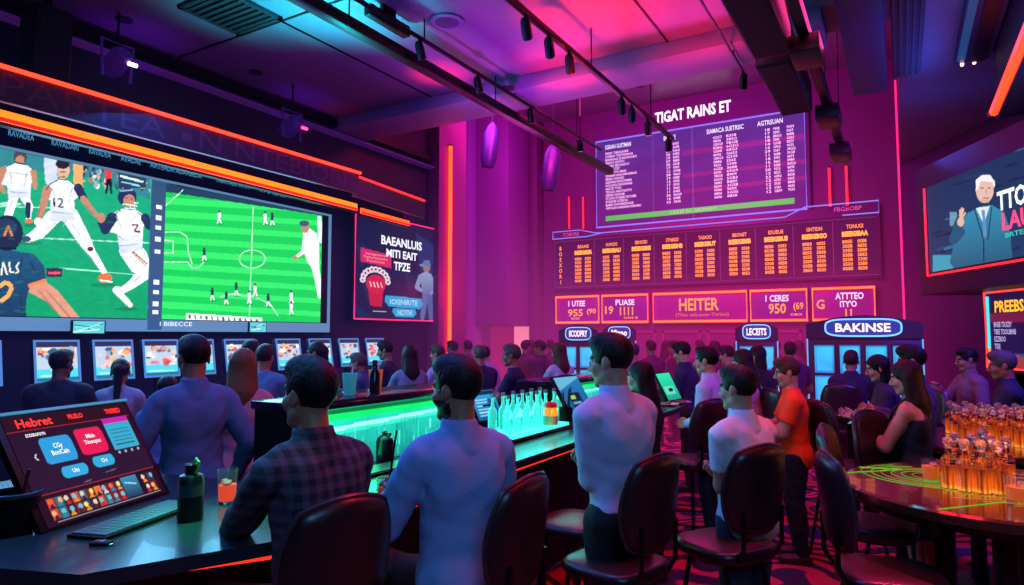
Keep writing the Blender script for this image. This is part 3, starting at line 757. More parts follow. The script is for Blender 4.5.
for pts_ in ([(-20, 262), (-4, 290)], [(22, 258), (18, 280)], [(30, 262), (38, 276)], [(-10, 300), (14, 306)], [(20, 292), (22, 318)]): cv.line(pts_, [2.2, .6], '#0e2c46', .7)
for pts_ in ([(46, 290), (70, 318)], [(38, 290), (56, 312)]): cv.line(pts_, [1.2, 2.2], '#8a5644', .6)
cv.line([(84, 204), (93, 214)], 1, '#7a4c3a', .7); cv.line([(40, 208), (37, 218)], 1, '#7a4c3a', .7)
cv.line([(134, 203), (138, 203)], 1, '#e8f0f8'); cv.line([(130, 204), (130, 209)], .9, '#d0d8e4'); cv.line([(134, 204), (134, 209)], .9, '#d0d8e4')
for i in range(160): cv.ell(rr.uniform(-50, 148), rr.uniform(215, 325), rr.uniform(2, 7), rr.uniform(.4, 1), rr.choice(['#20b080', '#0c8a58', '#14986a']), .16)
cv.shade(.07, 26)
cv.build('football_picture', attr_mat('picture_big', 1.7), vw, 0, -.004, H0)
# right picture: pitch from above
cw = ur-ue; cr = Canvas(cw, Hs-vb-.03, .0075, '#12b848'); U0 = ue
cr.T = lambda x, y: (TL(x, y)[0]-U0, TL(x, y)[1]-H0)
for i in range(11):
    y = 190+i*13
    cr.poly([(160, y-6), (325, y+5+(i*.0)), (325, y+10), (160, y+1)], '#3ae868', .55)
cr.poly([(160, 175), (325, 206), (325, 216), (160, 191)], '#203850'); cr.line([(163, 176), (322, 207)], 1.6, '#8ab0d0')
cr.poly([(176, 180), (240, 192), (240, 197), (176, 186)], '#0c1420'); cr.line([(182, 184), (205, 189)], 2.8, '#e8b060'); cr.line([(208, 190), (236, 195)], 2, '#c8a070'); cr.line([(250, 198), (268, 202)], 1.6, '#b0c8d8'); cr.line([(276, 203), (298, 207)], 1.4, '#8aa8c0'); cr.line([(306, 209), (318, 212)], 2.4, '#c8d8e8'); cr.ell(168, 180, 4, 4, '#3a5068')
LW = '#c8ffd8'
cr.line([(253, 207), (249, 320)], .8, LW); cr.line([(163, 232), (180, 232), (187, 237), (188, 252), (192, 264)], .8, LW); cr.line([(163, 262), (187, 262), (192, 268), (198, 268), (204, 262)], .8, LW); cr.line([(163, 240), (173, 241), (173, 253), (163, 253)], .8, LW)
cr.line([(252+13*math.cos(a), 259+9*math.sin(a)) for a in np.linspace(0, 2*PI, 25)], .8, LW); cr.line([(165, 206), (183, 190)], .8, LW)
cr.line([(220, 297), (232, 294), (255, 297), (270, 304), (278, 316)], .8, LW)
for x, y in ((219, 217), (265, 218), (272, 219), (204, 254), (212, 294), (226, 298), (236, 289), (255, 290), (268, 300), (291, 297), (291, 308), (249, 297)):
    cr.ell(x, y-5, 1.3, 1.7, '#3a2c28'); cr.limb([(x, y-3), (x, y+1)], [3.2, 2.6], '#e0e4ea' if (int(x) % 2) else '#243850'); cr.limb([(x-.5, y+2), (x-1.6, y+6)], 1.2, '#e8ece8'); cr.limb([(x+.5, y+2), (x+2, y+6)], 1.2, '#e8ece8'); cr.ell(x+1, y+7, 3, .7, '#0a6a30', .6)
# large player at the right edge
cr.poly([(303, 232), (309, 228), (316, 233), (319, 244), (319, 258), (320, 290), (313, 270), (307, 262), (303, 250)], '#e8eaee', 1, '#b8c4cc'); cr.limb([(305, 240), (303, 252), (296, 257)], [5, 4, 3], '#e0e4e8'); cr.ell(295, 258, 2.6, 2, SK); cr.ell(305, 228, 4, 5, SK); cr.ell(304, 223.5, 5, 3, '#3c5068'); cr.limb([(314, 262), (318, 282), (320, 296)], [8, 6, 5], '#dde4e8'); cr.limb([(319, 218), (321, 240)], [4, 6], '#d0e4d8')
# score strip
cr.poly([(186, 313), (262, 318), (262, 324), (186, 320)], '#e8f0e0')
for i in range(13): cr.line([(189+i*5.6, 314.8+i*.36), (190+i*5.6, 318.5+i*.36)], 1.6 if i % 3 else 2.6, '#50585c')
cr.build('pitch_picture', attr_mat('picture_big', 1.7), vw, ue, -.004, H0)
# words on the dark strip over the screen
cap = glow('skyblue', '#5fb4e8', .8)
for px, wpx, s in ((24, 26, 'RAVADEA'), (68, 27, 'RAVADARI'), (103, 22, 'RAVADEA'), (134, 20, 'AVADAE'), (180, 52, 'AATEADA ADAABEDA'), (236, 34, 'TAATADI AVIA'), (278, 32, 'TAADEIA'), (312, 14, 'TAADEA')):
    y = 138+.178*px; a = TL(px-wpx/2, y); b = TL(px+wpx/2, y)
    text('caption', s, b[0]-a[0], .06, TL(px, y)[0], Hs+.16, .06, cap, vw)
MB().box(-.05, Ws+.02, .07, .1, Hs+.05, Hs+.32).build('caption_strip', mat('strip_black', '#0a0c18', .4), vw)
# two little screens clipped under the big one
for px, wpx, lb in ((89, 26, 'small tablet-sized display clipped under the giant screen, left one'), (258, 17, 'small tablet-sized display clipped under the giant screen, right one')):
    p = on_plane(px, 327, (XL+.2, 0, 0), (1, 0, 0)); d = p.x*FWD[0]+p.y*FWD[1]; wd = wpx*d/F*1.25
    t = thing('small_display', lb, 'screen', (XL+.2, p.y, p.z), PI/2, 'small displays under the giant screen')
    MB().box(-wd/2, wd/2, 0, .03, -.075, .07, bev=.006).build('case', m_black, t)
    MB().box(-.03, .03, .03, .1, .0, .05).build('bracket', m_black, t)
    c = Canvas(wd*.9, .125, .006, '#58c8d0'); 
    for i in range(6): c.line([(rr.uniform(0, .1), rr.uniform(.01, .12)), (wd*.9-rr.uniform(0, .1), rr.uniform(.01, .12))], .012, rr.choice(['#e0f8f8', '#1c5a70', '#90e8e0', '#3a90a0']), .8)
    c.build('picture', attr_mat('picture_small', 1.4), t, -wd*.45, -.003, -.065)

# ------------------------------------------------------------------ poster screen
xa = on_plane(349, 260, (XL, 0, 0), (1, 0, 0)).y; xb = on_plane(432, 260, (XL, 0, 0), (1, 0, 0)).y
zb, zt = on_plane(349, 318, (XL, 0, 0), (1, 0, 0)).z, on_plane(349, 212, (XL, 0, 0), (1, 0, 0)).z
zt = (zt+on_plane(432, 230, (XL, 0, 0), (1, 0, 0)).z)/2; zb = (zb+on_plane(432, 322, (XL, 0, 0), (1, 0, 0)).z)/2
pw, ph = xb-xa, zt-zb
ps = thing('poster_screen', 'navy promotional poster screen with pink edge, cap-wearing player and blue button', 'screen', (XL+.12, xa, zb), PI/2)
MB().box(-.03, pw+.03, 0, .12, -.03, ph+.03, bev=.01).build('cabinet', m_black, ps)
e = MB(); e.tube([(0, -.01, 0), (pw, -.01, 0), (pw, -.01, ph), (0, -.01, ph)], .014, 6, closed=True); e.build('edge_light', glow('pinkedge', '#ff2a6a', 1.8), ps)
c = Canvas(pw, ph, .012, '#141c40'); TP = lambda x, y: (x/100*pw, ph-y/100*ph); c.T = TP
for i in range(16):
    x = rr.uniform(-10, 100); y = rr.uniform(-10, 100); c.poly([(x, y), (x+22, y+14), (x+10, y+26)], '#22346a', .35)
c.poly([(70, 8), (98, 20), (100, 95), (85, 98)], '#24407c', .5)
# little player in a cap
c.limb([(84, 70), (80, 96)], [8, 6], '#5c6ea0'); c.limb([(89, 70), (92, 98)], [8, 6], '#52649a'); c.poly([(76, 52), (84, 47), (92, 50), (96, 62), (93, 72), (80, 73)], '#9aaac8', 1, '#5a6ea4'); c.limb([(77, 54), (72, 65), (78, 68)], [6, 5, 4], '#8a98bc'); c.limb([(95, 55), (97, 66), (92, 70)], [6, 5, 4], '#8a98bc'); c.ell(85, 43, 5, 5.5, '#a07a70'); c.poly([(79, 42), (81, 36), (89, 35), (91, 41)], '#5a78b0'); c.ell(79, 41.5, 4, 1.4, '#6a88c0')
# pink tag, fist badge, blue buttons
c.poly([(6, 33), (40, 36), (40, 49), (6, 46)], '#e0285c'); c.poly([(13, 62), (32, 60), (30, 88), (17, 87)], '#c8203c'); c.ell(23, 66, 11, 9, '#d82444')
for i in range(11):
    a = PI+i*PI/10; c.ell(22.5+14*math.cos(a), 63+11*math.sin(a), 3, 3, '#e8e8f0'); c.ell(22.5+14*math.cos(a), 63+11*math.sin(a), 1.3, 1.3, '#c8203c')
for i in range(4): c.line([(16+i*4, 64), (18+i*4, 69)], 1.2, '#ffd8dc')
c.poly([(34, 76), (78, 77), (80, 83), (76, 88), (38, 87), (33, 82)], '#18a8e0'); c.poly([(43, 88), (70, 88), (72, 93), (68, 97), (46, 97), (42, 92)], '#18a8e0'); c.line([(20, 92), (35, 92)], .8, '#d0c8b0')
c.build('poster_picture', attr_mat('picture_poster', 1.1), ps, 0, -.006, 0)
for s, x, y, w_, h_ in (('BAEANLUIS', 53, 22, 50, 9), ('MITI EAIT', 53, 34, 38, 8), ('TPZE', 53, 46, 20, 8.5)): text('headline', s, w_/100*pw, h_/100*ph, x/100*pw, ph-y/100*ph, -.012, wt, ps, bold=.03)
for s, x, y, w_, h_ in (('IOISNIR/TE', 56, 82, 34, 5.5), ('NOTIVI', 57, 92.5, 18, 5.5)): text('button_text', s, w_/100*pw, h_/100*ph, x/100*pw, ph-y/100*ph, -.012, glow('paleblue', '#b8f0ff', 1.), ps, bold=.02)
text('tag_text', 'Ionogoertry\nTieborastjuent\nTnsstitooat', .27*pw, .09*ph, .22*pw, ph-.41*ph, -.012, glow('palepink', '#ffc0d0', 1.), ps)

# ------------------------------------------------------------------ boards on the back wall
YP = 14.9
def BX(px, py): p = on_plane(px, py, (0, YP, 0), (0, 1, 0)); return p.x, p.z
bx0, bx1, bz0, bz1 = BX(597, 228)[0], BX(807, 207)[0], 4.44, 6.58
ob = thing('odds_board', 'tall purple results board with white columns and a headline above', 'screen', (0, YP, 0))
MB().box(bx0-.08, bx1+.08, 0, .09, bz0-.02, 7.2, bev=.01).build('cabinet', mat('board_plum', '#4a1c50', .45, emit='#7a2070', es=.14), ob)
c = Canvas(bx1-bx0, bz1-bz0, .03, '#5a2c9c'); W_, H_ = bx1-bx0, bz1-bz0
c.rect(0, 0, W_, H_, '#6a3cb4', 1, '#7a2490')
for y in (.62, .97, 1.5): c.rect(.45*W_, y, W_, y+.1, '#d8309a', .55)
c.rect(.30*W_, 0, .31*W_, H_, '#8a5ad0', .6); c.rect(.735*W_, 0, .74*W_, H_, '#8a5ad0', .6); c.rect(.50*W_, 0, .505*W_, H_, '#a070e0', .6); c.shade(.12, 3)
c.build('board_picture', attr_mat('picture_board', .75), ob, bx0, -.004, bz0)
MB().tube([(bx0, -.015, bz0), (bx1, -.015, bz0), (bx1, -.015, bz1), (bx0, -.015, bz1)], .022, 6, closed=True).build('edge_light', glow('violetedge', '#8a7aff', 1.3), ob)
text('headline', 'TIGAT RAINS ET', BX(731, 104)[0]-BX(655, 118)[0], .27, (BX(731, 104)[0]+BX(655, 118)[0])/2, 6.93, -.006, glow('whitetitle', '#ffe8ff', 2.), ob, bold=.03)
pk = glow('palerow', '#ffc0f0', 1.7)
def col(fx, w_, rows, kind, z0=bz0+.42, z1=bz1-.3, j='LEFT'):
    x = bx0+fx*W_
    L = []
    for i in range(rows):
        if kind == 'name': L.append(gib(_r2.choice((5, 6, 7)))+' '+gib(_r2.choice((4, 5, 6, 9, 12))))
        elif kind == 'num': L.append('%d' % _r2.randint(10, 29))
        else: L.append(gib(4, '05389BGS6'))
    text('score_column', '\n'.join(L), w_*W_, z1-z0, x+w_*W_/2, (z0+z1)/2, -.008, pk, ob, align=j, bold=.012)
col(.05, .19, 18, 'name'); col(.37, .022, 18, 'num'); col(.405, .04, 18, 'code'); col(.60, .045, 18, 'code'); col(.66, .055, 18, 'code'); col(.83, .025, 18, 'num'); col(.868, .035, 18, 'code'); col(.925, .035, 18, 'code')
for s, fx, w_ in (('SGRIAN GUSTMAN', .05, .14), ('BOBBE', .36, .06), ('SIAMACA SUETRSIC', .57, .17), ('AGTRSUAN', .80, .11)): text('column_heading', s, w_*W_, .11, bx0+(fx+w_/2)*W_, bz1-.17, -.008, glow('whitehead', '#f0e8ff', 1.4), ob, bold=.02)
MB().box(bx0+.05*W_, bx0+.95*W_, -.012, -.004, bz0+.14, bz0+.26).build('green_bar', glow('green', '#28d84a', 1.), ob)
text('bar_text', 'LEASE EC SBONIEY', .22*W_, .07, bx0+.5*W_, bz0+.2, -.015, glow('palegreen', '#b0ffb0', 1.), ob)
# lower odds board
lx0, lx1, lz0, lz1 = BX(555, 240)[0], BX(876, 210)[0], 3.0, 4.22
lb = thing('odds_board', 'wide purple odds board with nine orange number columns', 'screen', (0, YP, 0))
MB().box(lx0-.06, lx1+.06, 0, .09, lz0-.06, lz1+.2, bev=.01).build('cabinet', mat('board_plum2', '#3c1444', .45, emit='#7a1a6a', es=.18), lb)
c = Canvas(lx1-lx0, lz1-lz0, .05, '#5a1c60'); c.rect(0, 0, 9, .2, '#7a2468', .6); c.shade(.15, 2.2); c.build('board_picture', attr_mat('picture_odds', .42), lb, lx0, -.004, lz0)
LWd = lx1-lx0
f = MB(); f.tube([(lx0, -.012, lz0), (lx1, -.012, lz0), (lx1, -.012, lz1-.06), (lx0, -.012, lz1-.06)], .008, 5, closed=True)
for i in range(1, 9): f.box(lx0+LWd*(.045+i*.1055), lx0+LWd*(.045+i*.1055)+.012, -.012, -.004, lz0+.03, lz1-.1)
f.build('grid_line', glow('pinkline', '#c0409a', .5), lb)
og = glow('amber', '#ff9a1c', 2.2); ogd = glow('amberdim', '#ff8a1c', 1.9)
for i in range(9):
    x = lx0+LWd*(.065+i*.1045+.045)
    text('heading', gib(6), LWd*.042, .085, x, lz1-.22, -.008, ogd, lb, bold=.02)
    text('odds_bar', 'BEEEGIB'+gib(2), LWd*.066, .11, x, lz1-.37, -.008, og, lb, bold=.06)
    for k, (dx, w_) in enumerate(((-.02, .026), (.017, .024))):
        text('odds_column', '\n'.join(gib(4, '0358BES') for _ in range(7)), LWd*w_, .62, x+dx*LWd, lz0+.42, -.008, ogd, lb, bold=.03)
text('odds_column', '\n'.join('BOEXORI'), LWd*.012, .95, lx0+LWd*.022, (lz0+lz1)/2-.05, -.008, ogd, lb, bold=.02)
# blue trim outline between the boards, with small end plates
MB().tube([(lx0-.05, -.02, lz1+.02), (lx0+.9, -.02, lz1+.02), (lx0+1.3, -.02, lz1+.08), (lx1-1.7, -.02, lz1+.08), (lx1-1.3, -.02, lz1+.26), (lx1+.05, -.02, lz1+.26), (lx1+.05, -.02, lz1+.02), (lx1-.6, -.02, lz1+.02)], .014, 5).build('outline_light', glow('violetline', '#8a8aff', 1.2), lb)
MB().tube([(lx0-.05, -.02, lz1+.02), (lx0-.05, -.02, lz1+.2), (lx0+.7, -.02, lz1+.2), (lx0+1.1, -.02, lz1+.1), (lx0+1.3, -.02, lz1+.08)], .012, 5).build('outline_light', glow('violetline', '#8a8aff', 1.2), lb)
text('plate_text', 'TOBORE', .45, .09, lx0+.45, lz1+.11, -.01, glow('pinktext', '#ff50a0', 1.2), lb); text('plate_text', 'FBGBOBP', .5, .09, lx1-.5, lz1+.15, -.01, glow('pinktext', '#ff50a0', 1.2), lb)
# five neon framed boxes
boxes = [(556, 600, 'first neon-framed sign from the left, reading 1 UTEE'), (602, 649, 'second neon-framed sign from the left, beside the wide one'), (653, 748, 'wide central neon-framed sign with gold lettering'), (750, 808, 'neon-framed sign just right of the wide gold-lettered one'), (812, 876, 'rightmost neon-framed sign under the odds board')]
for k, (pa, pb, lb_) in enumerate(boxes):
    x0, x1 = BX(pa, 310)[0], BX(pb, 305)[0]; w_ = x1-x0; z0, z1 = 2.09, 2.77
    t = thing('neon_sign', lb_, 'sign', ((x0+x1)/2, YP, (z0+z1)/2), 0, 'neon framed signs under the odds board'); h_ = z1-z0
    MB().box(-w_/2, w_/2, 0, .09, -h_/2, h_/2, bev=.01).build('panel', mat('neon_panel%d' % (k % 2), ('#5a1050', '#480f52')[k % 2], .5, emit=('#8a1c94', '#701a94')[k % 2], es=.45), t)
    MB().tube([(-w_/2+.02, -.004, -h_/2+.02), (w_/2-.02, -.004, -h_/2+.02), (w_/2-.02, -.004, h_/2-.02), (-w_/2+.02, -.004, h_/2-.02)], .042, 6, closed=True).build('red_halo', glow('redhalo', '#ff1030', 1.0), t)  # added dim red tube imitates the halo around the neon
    MB().tube([(-w_/2+.02, -.04, -h_/2+.02), (w_/2-.02, -.04, -h_/2+.02), (w_/2-.02, -.04, h_/2-.02), (-w_/2+.02, -.04, h_/2-.02)], .026, 6, closed=True).build('neon_frame', glow('neonframe', '#ff4512', 6), t)
    g_, wv = glow('gold', '#ffa030', 1.3), glow('palewhite', '#ffd8f0', 1.5)
    if k == 0: items = [('1 UTEE', -.02, .15, .38, .14, wv), ('955', -.05, -.08, .34, .18, g_), ('(90', .31, -.06, .2, .16, g_), ('OO', -.05, -.22, .2, .06, g_)]
    if k == 1: items = [('PUASE', .0, .15, .4, .14, wv), ('19', -.34, -.03, .18, .2, g_), ('1111', .03, -.06, .28, .2, g_), ('OOS B', .12, -.22, .3, .05, g_)]
    if k == 2: items = [('HEITER', 0, .06, .42, .28, g_), ('(Tlius cals.aner-Tsrion)', .03, -.18, .56, .1, glow('darkgold', '#d87a28', 1.))]
    if k == 3: items = [('1 CERES', -.02, .15, .4, .14, wv), ('950', -.02, -.07, .3, .22, g_), ('(69', .34, -.04, .17, .19, g_), ('OBO', .3, -.2, .2, .05, g_)]
    if k == 4: items = [('ATTTEO', .1, .16, .44, .14, wv), ("ITY'O", .08, 0, .26, .13, wv), ('11', .08, -.18, .1, .15, g_), ('G', -.36, 0, .13, .2, g_)]
    for s, fx, z, fw, hh, m_ in items: text('lettering', s, fw*w_, hh, fx*w_, z, -.006, m_, t, bold=.025)

# ------------------------------------------------------------------ right side screens
AX, AY = .37, 10.7; ua = math.atan2(-.905, .426); ud = (.426, -.905); nd = (.905, .426, 0)
def TR(px, py):
    p = on_plane(px, py, (AX, AY, 0), nd); return ((p.x-AX)*ud[0]+(p.y-AY)*ud[1], p.z-2.66)
rs = thing('wall_screen', 'angled wall screen showing a grey-haired man in a blue suit gesturing', 'screen', (AX, AY, 2.66), ua)
sw, sh = 3.6, 1.18
MB().box(-.32, sw+.2, .02, 1.45, -.3, sh+.32, bev=.015).build('housing', mat('housing_dark', '#1a1230', .5), rs)
MB().box(0, sw, 0, .02, 0, sh).build('frame', m_black, rs)
MB().tube([(-.05, -.01, sh), (-.05, -.01, -.04), (sw, -.01, -.04)], .014, 6).build('edge_light', glow('rededge', '#ff2030', 2.6), rs)
c = Canvas(sw, sh, .01, '#0c1c3c'); c.T = TR
c.rect(925, 140, 1200, 280, '#10284c', 1, '#123a60')
for i in range(40):
    x = rr.uniform(930, 1100); y = rr.uniform(150, 270); L = rr.uniform(6, 26); c.line([(x, y), (x+L, y-L*.3)], rr.uniform(1, 3.4), rr.choice(['#1a5a8c', '#0c1830', '#2a80b0', '#163a66', '#0a1428']), .6)
c.rect(933, 255, 965, 272, '#4ac8e0', .5); c.line([(958, 250), (962, 268)], 3, '#a0f0f0', .6); c.rect(950, 212, 957, 226, '#8ac0d8', .5)
c.poly([(950, 262), (958, 226), (968, 213), (980, 207), (992, 205), (1004, 212), (1010, 228), (1013, 262), (980, 268), (955, 270)], '#2c86a8', 1, '#1a5470'); c.poly([(976, 208), (984, 224), (990, 206)], '#d0e0ec'); c.poly([(982, 210), (985, 210), (987, 236), (984, 238)], '#5a8ab8'); c.line([(975, 210), (984, 240), (984, 262)], 1.2, '#0c2438'); c.line([(992, 207), (988, 240)], 1, '#0c2438')
c.limb([(960, 222), (954, 240), (962, 232)], [10, 9, 7], '#1a5070'); c.ell(961, 222, 3.6, 4.6, '#d8b0a0')
for dx, dy in ((-3, -9), (0, -11), (3, -10), (6, -6)): c.limb([(961, 220), (962+dx*.6, 219+dy)], [2.2, 1.7], '#d8b0a0')
c.ell(985, 190, 9, 13, '#d8b4a4'); c.poly([(976, 190), (976, 180), (982, 175), (990, 175), (995, 181), (995, 189), (992, 182), (981, 181), (978, 190)], '#e8e8ec'); c.line([(981, 188), (984, 188)], 1, '#3a2a28'); c.line([(988, 188), (991, 188)], 1, '#3a2a28'); c.line([(986, 190), (987, 194)], .9, '#a87a6c'); c.line([(983, 198), (990, 198)], 1, '#8a4a44'); c.ell(985, 201, 5, 2, '#c8a090', .7)
c.build('presenter_picture', attr_mat('picture_right', 1.4), rs, 0, -.003, 0)
for s, xa_, xb_, y0, y1, m_ in (('TTODAY', 998, 1064, 192, 212, glow('white2', '#e8f8ff', 1.6)), ('LAUNC', 1003, 1062, 213, 231, glow('hotpink', '#ff4a7a', 1.5)), ('BRTES EVENT', 1006, 1060, 233, 238, glow('teal', '#3ad0c0', 1.))):
    a = TR(xa_, (y0+y1)/2); b = TR(xb_, (y0+y1)/2); zz = TR(xa_, y0)[1]-TR(xa_, y1)[1]
    text('headline', s, b[0]-a[0], zz, (a[0]+b[0])/2, (TR(xa_, y0)[1]+TR(xa_, y1)[1])/2, -.01, m_, rs, bold=.03)
# price sign
SX, SY = spot(986, 8.6)
def TS(px, py):
    p = on_plane(px, py, (SX, SY, 0), nd); return ((p.x-SX)*ud[0]+(p.y-SY)*ud[1], p.z-1.4)
sv0, sv1 = TS(986, 367)[1], TS(986, 293)[1]
sg = thing('price_sign', 'tall purple price sign with glowing yellow heading on the right', 'sign', (SX, SY, 1.4), ua)
sw2 = TS(1060, 330)[0]
MB().box(-.04, sw2+.04, 0, .1, sv0-.04, sv1+.04, bev=.01).build('cabinet', mat('sign_violet', '#3a1a4c', .45), sg)
MB().box(.3, .38, .1, .5, sv0-.5, sv0+.3).box(sw2-.4, sw2-.32, .1, .5, sv0-.5, sv0+.3).build('bracket', m_black, sg)
MB().tube([(0, -.012, sv0), (sw2, -.012, sv0), (sw2, -.012, sv1), (0, -.012, sv1)], .016, 6, closed=True).build('edge_light', glow('coral', '#ff4038', 2.), sg)
MB().tube([(.06, -.012, sv0+.25), (.06, -.012, sv1-.05)], .016, 6).build('side_light', glow('cyanbar', '#3ac8ff', 2.), sg); MB().tube([(.06, -.012, sv0+.05), (.06, -.012, sv0+.25)], .016, 6).build('side_light', glow('orangebar', '#ff7a20', 2.), sg)
c = Canvas(sw2-.1, sv1-sv0-.04, .02, '#241a5c'); c.rect(0, .0, 9, .18, '#1a6ab0', .8); c.poly([(0, 0), (.4, .16), (.9, .1), (1.2, .2), (1.2, 0)], '#e0502c', .8); c.rect(0, sv1-sv0-.42, 9, sv1-sv0-.3, '#b02a5a', .7); c.shade(.15, 6)
c.build('sign_picture', attr_mat('picture_sign', .7), sg, .09, -.006, sv0+.02)
text('heading', 'PREEBS', .55, .15, .48, sv1-.19, -.014, glow('yellow', '#ffb020', 1.8), sg, bold=.03)
text('price_lines', 'BNEB TSUIZIY\nTBEE TDOUBINB\nEZZBOO\nTSSIJ', .42, .36, .38, (sv0+sv1)/2-.08, -.014, glow('palelines', '#d8c8ff', 1.), sg, align='LEFT', bold=.015)
# ------------------------------------------------------------------ ceiling equipment
def rail(label, x, y0, y1, z, w, h, spots, hang=True, name='track_rail', thick=m_black, two=False):
    t = thing(name, label, 'lighting track', (x, y0, z)); L = y1-y0
    MB().box(-w/2, w/2, 0, L, 0, h, bev=min(w, h)*.12).build('beam', thick, t)
    for k in range(4):
        yy = L*(k+.5)/4; top = (ZC if y0+yy < 7.2 else ZC-.18 if y0+yy < 7.9 else ZF)-z
        MB().tube([(0, yy, h*.9), (0, yy, top)], .008, 6).build('hanger', m_black, t)
    for sy, lit in spots:
        yy = sy-y0
        hd = MB(); Mx = Matrix.Translation((.0, yy, -.11)) @ Matrix.Rotation(R(38), 4, 'X') @ Matrix.Rotation(R(10), 4, 'Y')
        hd.lathe([(.028, .09), (.045, .06), (.048, -.09), (.04, -.1)], 14, M=Mx)
        o = hd.build('spotlight', m_black, t)
        MB().lathe([(.038, -.103), (.001, -.104)], 14, M=Mx, cap=False).build('lens', glow(*(lit or ('lensdim', '#402040', .4))), o)
        MB().box(-.012, .012, yy-.02, yy+.02, -.06, .01).build('yoke', m_black, o)
    return t
def midx(a, b, z): return (on_z(*a, z)[0]+on_z(*b, z)[0])/2
XA = midx((340, 26), (611, 175), 4.68); XB = midx((358, 0), (600, 151), 4.9); XC = midx((509, 0), (672, 141), 4.66); XD = midx((705, 0), (743, 78), 4.9); XE = midx((814, 10), (836, 165), 4.5)
SA = midx((757, 20), (770, 58), 4.4); SB = midx((781, 70), (793, 115), 4.4)
rail('heavy black ceiling beam over the left seats, longest of the hung rails', XA, .5, on_z(611, 175, 4.68)[1], 4.68, .12, .12, [])
rail('thin black lighting track just beside the heavy ceiling beam', XB, 2.5, on_z(600, 151, 4.9)[1], 4.9, .035, .035, [(5.3, None), (6.4, None), (7.7, None), (9.3, ('lensw', '#e0d0ff', 2))])
rail('black lighting track with a row of spotlights pointing at the tall odds board', XC, 1.5, on_z(672, 141, 4.66)[1], 4.66, .05, .06, [(5.0, None), (5.45, None), (5.9, None), (7.35, None), (7.7, None), (8.3, ('lensp', '#ff6aa0', 3)), (9.2, ('lensp', '#ff6aa0', 3))])
rail('thin track carrying a single spotlight right of the centre', XD, 2.5, on_z(743, 78, 4.9)[1], 4.9, .02, .02, [(7.9, None)])
lt = rail('black conduit track with three boxy fixtures near the right bulkhead', XE, 3, on_z(836, 165, 4.5)[1], 4.5, .1, .12, [])
for y, l_ in ((6.3, .5), (8.4, .55), (10.2, .6)):
    MB().box(-.13, .13, y-3, y-3+l_, -.14, .02, bev=.015).build('fixture', m_black, lt)
for x, ya, yb, lb_ in ((SA, 4.9, on_z(770, 58, 4.4)[1], 'long black hanging speaker, nearer of the pair'), (SB, on_z(785, 56, 4.4)[1]+.12, on_z(793, 115, 4.4)[1], 'long black hanging speaker, farther of the pair in front of the board')):
    t = thing('hanging_speaker', lb_, 'speaker', (x, ya, 4.4)); L = yb-ya
    MB().box(-.17, .17, 0, L, 0, .36, bev=.02).build('cabinet', mat('speaker_black', '#08080c', .6), t)
    MB().box(-.14, .14, .05, L-.05, -.006, .0).build('grille', mat('grille', '#101018', .7, .4), t)
    for yy in (.3, L-.3): MB().tube([(0, yy, .36), (0, yy, (ZC if ya+yy < 7.2 else ZC-.18 if ya+yy < 7.9 else ZF)-4.4)], .01, 6).build('hanger', m_black, t)
NX = midx((992, 108), (1024, 50), 4.36); NY = on_z(992, 112, 4.36)[1]
# right bulkhead, vent and light trough
struct(MB().box(on_z(853, 97, 4.98)[0], on_z(888, 92, 4.98)[0], 2, on_z(870, 94, 4.98)[1], 4.98, ZC, bev=.01).build('duct', mat('duct_violet', '#3a3468', .5)))
t = thing('linear_vent', 'long slatted linear air vent beside the right ceiling duct', 'vent', (on_z(893, 77, 5.1)[0], on_z(899, 77, 5.1)[1]-6.6, 5.1))
MB().box(0, .3, 0, 6.6, 0, .05).build('backing', m_black, t)
for i in range(5): MB().box(.01+i*.062, .035+i*.062, 0, 6.6, -.03, .0).build('slat', m_grey, t)
t = thing('light_trough', 'recessed ceiling trough glowing blue on the right', 'ceiling light', (on_z(954, 62, 5.08)[0], on_z(960, 62, 5.08)[1]-4.7, 5.06))
MB().box(0, .36, 0, 4.7, 0, .07).build('housing', mat('trough_blue', '#1c3058', .4), t)
MB().box(.02, .1, .05, 4.6, -.01, 0).build('diffuser', glow('blueglow', '#2a70c0', .35), t); MB().box(.16, .3, .05, 4.65, -.03, .0).build('track', m_black, t)
for xx in (.08, .2): MB().lathe([(.02, 0), (.016, -.03)], 10, (xx, 4.68, -.01)).build('lamp', glow('warmdot', '#ffd0d0', 4), t)
struct(MB().box(NX+.03, 4.8, .5, NY+.1, 4.3, ZC, bev=.01).build('bulkhead_right', mat('soffit_slate', '#20243a', .5)))
neon('neon_strip', 'orange-red neon bar on the lower edge of the right soffit', [(NX, .6, 4.36), (NX, NY, 4.36)], .05, '#ff3410', 4)
# vent grille, round speaker, downlights
p = on_z(231, 11, ZC)
t = thing('ceiling_vent', 'square slatted ceiling vent at the upper left', 'vent', (p[0], p[1], ZC))
MB().box(-.33, .33, -.33, .33, -.02, 0).build('backing', m_black, t)
MB().box(-.36, .36, -.36, -.31, -.035, 0).box(-.36, .36, .31, .36, -.035, 0).box(-.36, -.31, -.36, .36, -.035, 0).box(.31, .36, -.36, .36, -.035, 0).build('frame', m_grey, t)
for i in range(8): MB().box(-.31, .31, -.29+i*.078, -.25+i*.078, -.035, -.02).build('slat', m_grey, t)
p = on_z(447, 21, ZC)
t = thing('ceiling_speaker', 'round recessed ceiling speaker near the top centre', 'speaker', (p[0], p[1], ZC))
MB().lathe([(.19, 0), (.19, -.02), (.165, -.03), (.13, -.02)], 28).build('rim', mat('rim_grey', '#7a6a88', .5), t); MB().lathe([(.13, -.02), (.06, -.028), (.001, -.03)], 28).build('grille', mat('grille2', '#4a3c58', .6), t)
